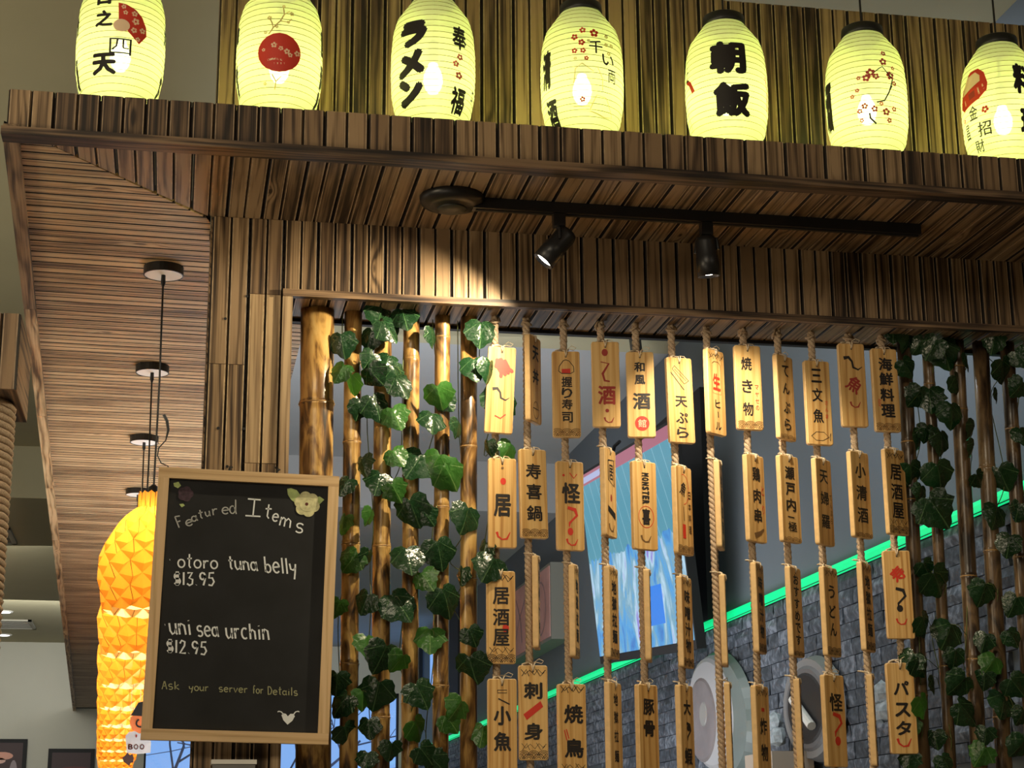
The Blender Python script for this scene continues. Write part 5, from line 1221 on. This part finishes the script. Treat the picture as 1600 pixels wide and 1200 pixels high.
# oval wall plaques
def oval(name, cy, cz, ry, rz, label, cat, tilt):
    t = empty(name, label=label, cat=cat, M=Matrix.Translation((XW - 0.036, cy, cz)) @ Matrix.Rotation(tilt, 4, 'X')); return t
def ell(ry, rz, x0, x1, mat, name, t, cy=0, cz=0, n=36, taper=0.93):
    mb = MB(); vs = [(x0, cy + ry*math.cos(2*PI*k/n), cz + rz*math.sin(2*PI*k/n)) for k in range(n)] + [(x1, cy + ry*taper*math.cos(2*PI*k/n), cz + rz*taper*math.sin(2*PI*k/n)) for k in range(n)]
    mb.add(vs, [tuple(range(n - 1, -1, -1)), tuple(range(n, 2*n))] + [(k, (k+1) % n, n + (k+1) % n, n + k) for k in range(n)]); mb.obj(name, mat, t, False)
t = oval('oval_dish', 9.75, 2.28, 0.57, 0.36, 'large grey oval dish on the stone wall below the light strip', 'wall dish', 0.25)
ell(0.57, 0.35, 0.0, -0.04, plain('sage_glaze', (0.17, 0.21, 0.20), 0.35, noise=0.1, nscale=6), 'body', t); ell(0.44, 0.31, -0.04, -0.05, plain('pale_glaze', (0.42, 0.43, 0.45), 0.35), 'inner_band', t, 0.14, -0.02); ell(0.28, 0.24, -0.05, -0.056, plain('brown_glaze', (0.20, 0.18, 0.185), 0.4, noise=0.15, nscale=8), 'centre', t, 0.26, -0.08); ell(0.07, 0.07, -0.056, -0.06, plain('pale_eye', (0.27, 0.27, 0.26), 0.4), 'eye_mark', t, 0.22, -0.04)
t = oval('round_wall_fitting', 8.25, 2.19, 0.38, 0.24, 'round grey hooded fitting with dark centre on the stone wall', 'wall fitting', 0.1)
ell(0.38, 0.255, 0.0, -0.05, plain('grey_hood', (0.22, 0.22, 0.22), 0.5), 'hood', t); ell(0.305, 0.205, -0.05, -0.06, plain('hood_ring', (0.13, 0.13, 0.135), 0.5), 'ring', t); ell(0.26, 0.17, -0.06, -0.065, plain('hood_dark', (0.015, 0.013, 0.013), 0.5), 'dark_centre', t)
MB().tube([(-0.09, 0.10, 0.04), (-0.09, -0.16, -0.08)], 0.022, 10).obj('white_stick', M_WHITE, t)
tag(MB().box((XW - 0.26, 8.3, 1.80), (XW - 0.05, 8.72, 1.99)).obj('storage_box', plain('beige_card', (0.45, 0.38, 0.31), 0.8)), 'beige box at the foot of the stone wall beside the round fitting', 'box')
for k, (u, v) in enumerate(((1210, 1130), (1216, 1150), (1378, 1085), (1381, 1112))):
    p = atX(u, v, XW - 0.10); r_ = random.Random(k); mb = MB(); vs = []
    mb.lathe([(0.004, -.05), (0.05, -.035), (0.06, 0.0), (0.045, .04), (0.004, .055)], 7)
    mb.v = [Vector((q.x * .7 , q.y * 1.6, q.z)) * r_.uniform(.8, 1.15) for q in mb.v]
    o = mb.obj('pale_rock', plain('pale_rock_%d' % k, (0.36, 0.42, 0.46), 0.6, noise=0.4, nscale=30)); o.location = p
    tag(o, ['upper crumpled grey lump left of the round wall fitting', 'lower crumpled grey lump left of the round wall fitting', 'upper pale blue lump left of the bottom katakana plaque', 'lower pale blue lump left of the bottom katakana plaque'][k], 'ornament')

# ================================================================== FAR LEFT OF THE DINING ROOM
PO = empty('timber_post', (-0.60, 4.68, 0), 'timber post wrapped in rope at the far left edge', 'post')
cx0, cx1 = -0.80, -0.428
zt_, zb_ = atY(29, 490, 4.5).z, atY(24, 608, 4.5).z
def postbox(a, b, mat, name): return MB().box((a[0] + .60, a[1] - 4.68, a[2]), (b[0] + .60, b[1] - 4.68, b[2])).obj(name, mat, PO)
for k in range(4):
    xx = cx0 + k * 0.093; Mx = frame((xx + .60, 4.5 - 4.68, zb_), (1, 0, 0), (0, 0, 1), (0, -1, 0)); plank_mesh(0.092, 0, zt_ - zb_).obj('board', M_FASCIA, PO, M=Mx)
postbox((cx0, 4.512, zb_), (cx1, 4.86, zt_), M_TRIM, 'head_block')
n_ = 66; rp = MB(); ryc = 4.68; rr = 0.165; cxr = -0.615
for k in range(n_):
    z = zb_ - 0.010 - k * 0.0195; rad = rr
    if z < 1.2: break
    rp.tube([(cxr + .60 + rad * math.cos(a * PI / 12), rad * math.sin(a * PI / 12), z) for a in range(25)], 0.0102, 6, cap=False)
tag(rp.obj('rope_wrap', M_ROPE, PO, True), kind='stuff')
MB().lathe([(0.158, 0.0), (0.158, zb_)], 24, Matrix.Translation((cxr + .60, 0, 0))).obj('core', M_TRIM, PO, True)
# vents and downlights in the low ceiling
def vent(x0, x1, y0, y1, z, label):
    t = empty('ceiling_vent', ((x0 + x1) / 2, (y0 + y1) / 2, z), label, 'vent'); w, h = (x1 - x0) / 2, (y1 - y0) / 2
    MB().box((-w, -h, -0.02), (w, -h + .05, 0)).box((-w, h - .05, -0.02), (w, h, 0)).box((-w, -h, -0.02), (-w + .04, h, 0)).box((w - .04, -h, -0.02), (w, h, 0)).obj('frame', plain('vent_frame', (0.34, 0.32, 0.26), 0.6), t)
    k = 6
    for j in range(k): yv = -h + .08 + (2 * h - .16) * j / (k - 1); MB().box((-w + .04, yv - .02, -0.016), (w - .04, yv + .02, -0.004)).obj('slat', plain('vent_slat', (0.20, 0.19, 0.16), 0.6) if 'vent_slat' not in MATS else MATS['vent_slat'], t)
vent(-2.45, -1.71, 21.7, 22.5, 4.28, 'rectangular ceiling vent between the two far downlights')
vent(-1.75, -1.45, 15.5, 16.3, 4.28, 'ceiling vent just right of the rope-wrapped post')
for k, (u, v, lb) in enumerate(((5, 956, 'small round downlight in the far ceiling, farther from the wall'), (10, 999, 'bright round downlight beside the far back wall'))):
    p = atZ(u, v, 4.275); t = empty('downlight', (p.x, p.y if k == 0 else 23.2, 4.28), lb, 'downlight')
    MB().lathe([(0.0, -0.012), (0.08, -0.012)], 20, cap=False).obj('lens', M_DOWN, t); MB().lathe([(0.08, -0.012), (0.10, -0.016), (0.115, -0.0005)], 20, cap=False).obj('trim_ring', M_WHITE, t, True)
# pictures on the back wall
def wall_picture(x0, x1, z0, z1, label, items):
    t = empty('framed_picture', ((x0 + x1) / 2, 23.98, (z0 + z1) / 2), label, 'picture'); w, h = (x1 - x0) / 2, (z1 - z0) / 2
    MB().box((-w, -0.04, -h), (w, 0.0, h)).obj('frame', M_BLACKM, t); MB().box((-w + .05, -0.045, -h + .05), (w - .05, -0.04, h - .05)).obj('print', plain('print_' + str(len(MATS)), (0.055, 0.030, 0.032), 0.6), t)
    for (nm, col, cx, cz, rx, rz) in items:
        ik = Ink(); ik.disc(cx, cz, rx, rz, 14); ik.obj(nm, plain(nm + str(len(MATS)), col, 0.6), t, lambda x, y, l: Vector((x, -0.047, y)))
wall_picture(-2.75, -1.84, 2.2, 3.03, 'dark food picture on the far wall, left one', [('food_shape', (0.72, 0.36, 0.27), .16, .20, .13, .05), ('food_shape', (0.72, 0.45, 0.38), .10, .14, .1, .04), ('dish_shape', (0.32, 0.26, 0.28), .30, -.02, .05, .17)])
wall_picture(-1.57, -0.985, 2.2, 2.91, 'dark picture on the far wall, right one behind the pendants', [('red_band', (0.12, 0.03, 0.03), .05, .1, .18, .03)])
# hanging halloween decorations behind the board
def deco_card(name, pts, y, col, label, cat='decoration'):
    ik = [atY(u, v, y) for u, v in pts]; c = sum(ik, Vector()) / len(ik); n = len(ik)
    mb = MB().add([p - c for p in ik] + [p - c + Vector((0, 0.012, 0)) for p in ik], [tuple(range(n)), tuple(range(2*n - 1, n - 1, -1))] + [(k, n + k, n + (k + 1) % n, (k + 1) % n) for k in range(n)])
    t = empty(name, c, label, cat); mb.obj('card', plain(name + '_card', col, 0.7, noise=0.12, nscale=20), t); MB().tube([(0, 0.006, 0), (0, 0.006, ZS - c.z)], 0.0015, 5).obj('string', M_TWINE, t); return t, c
t, c = deco_card('ghost_card', [(196, 1150), (201, 1144), (212, 1142), (224, 1140), (232, 1146), (236, 1160), (235, 1176), (214, 1178), (198, 1176)], 9.0, (0.55, 0.55, 0.56), 'white ghost card lettered BOO hanging left of the window')
kk = Ink()
for ch_, u in (('B', 204), ('O', 212.5), ('O', 222)): p = atY(u, 1167, 9.0) - c; kk.ch(ch_, p.x, p.z, .022, .026, .03, box=True)
kk.disc((atY(213, 1150, 9) - c).x, (atY(213, 1150, 9) - c).z, .004, .008)
kk.obj('lettering', M_DKRED, t, lambda x, y, l: Vector((x, -0.003, y)))
t, c = deco_card('pumpkin_card', [(206, 1140), (203, 1130), (204, 1121), (209, 1116), (220, 1116), (232, 1116), (236, 1128), (230, 1141), (218, 1146)], 8.9, (0.75, 0.20, 0.06), 'orange pumpkin card in a black witch hat above the ghost card')
kk = Ink(); kk.poly([((atY(u, v, 8.9) - c).x, (atY(u, v, 8.9) - c).z) for u, v in ((204, 1118), (209, 1110), (216, 1098), (224, 1096), (228, 1112), (238, 1116), (222, 1119))])
kk.ring((atY(219, 1130, 8.9) - c).x, (atY(219, 1130, 8.9) - c).z, .018, .008, 10, PI * .6, PI * 1.6)
kk.obj('hat', M_BLACKM, t, lambda x, y, l: Vector((x, -0.004, y)))
t, c = deco_card('spider_card', [(191, 1184), (196, 1180), (199, 1176), (203, 1180), (207, 1178), (209, 1184), (208, 1191), (204, 1192), (202, 1197), (197, 1193), (193, 1190)], 9.05, (0.06, 0.025, 0.02), 'dark brown spider card hanging under the ghost card')
# at the foot of the column
SH = empty('steel_holder', (0.19, 5.15, 1.62), 'brushed steel holder on the column under the chalkboard', 'holder')
a, b = atY(332, 1188, 5.14), atY(398, 1188, 5.14)
hwid = (b.x - a.x) / 2
MB().box((-hwid, -0.05, -0.3), (hwid, 0.048, a.z - 1.62 - 0.012)).obj('body', M_STEEL, SH); MB().box((-hwid - .004, -0.054, a.z - 1.62 - 0.012), (hwid + .004, 0.048, a.z - 1.62)).obj('rim', M_WHITE, SH)
SH.location.x = (a.x + b.x) / 2
for (u, v0, v1) in ((10, 0, 0),): pass
print('objects', len(bpy.data.objects), 'tris', sum(len(o.data.polygons) for o in bpy.data.objects if o.type == 'MESH'))
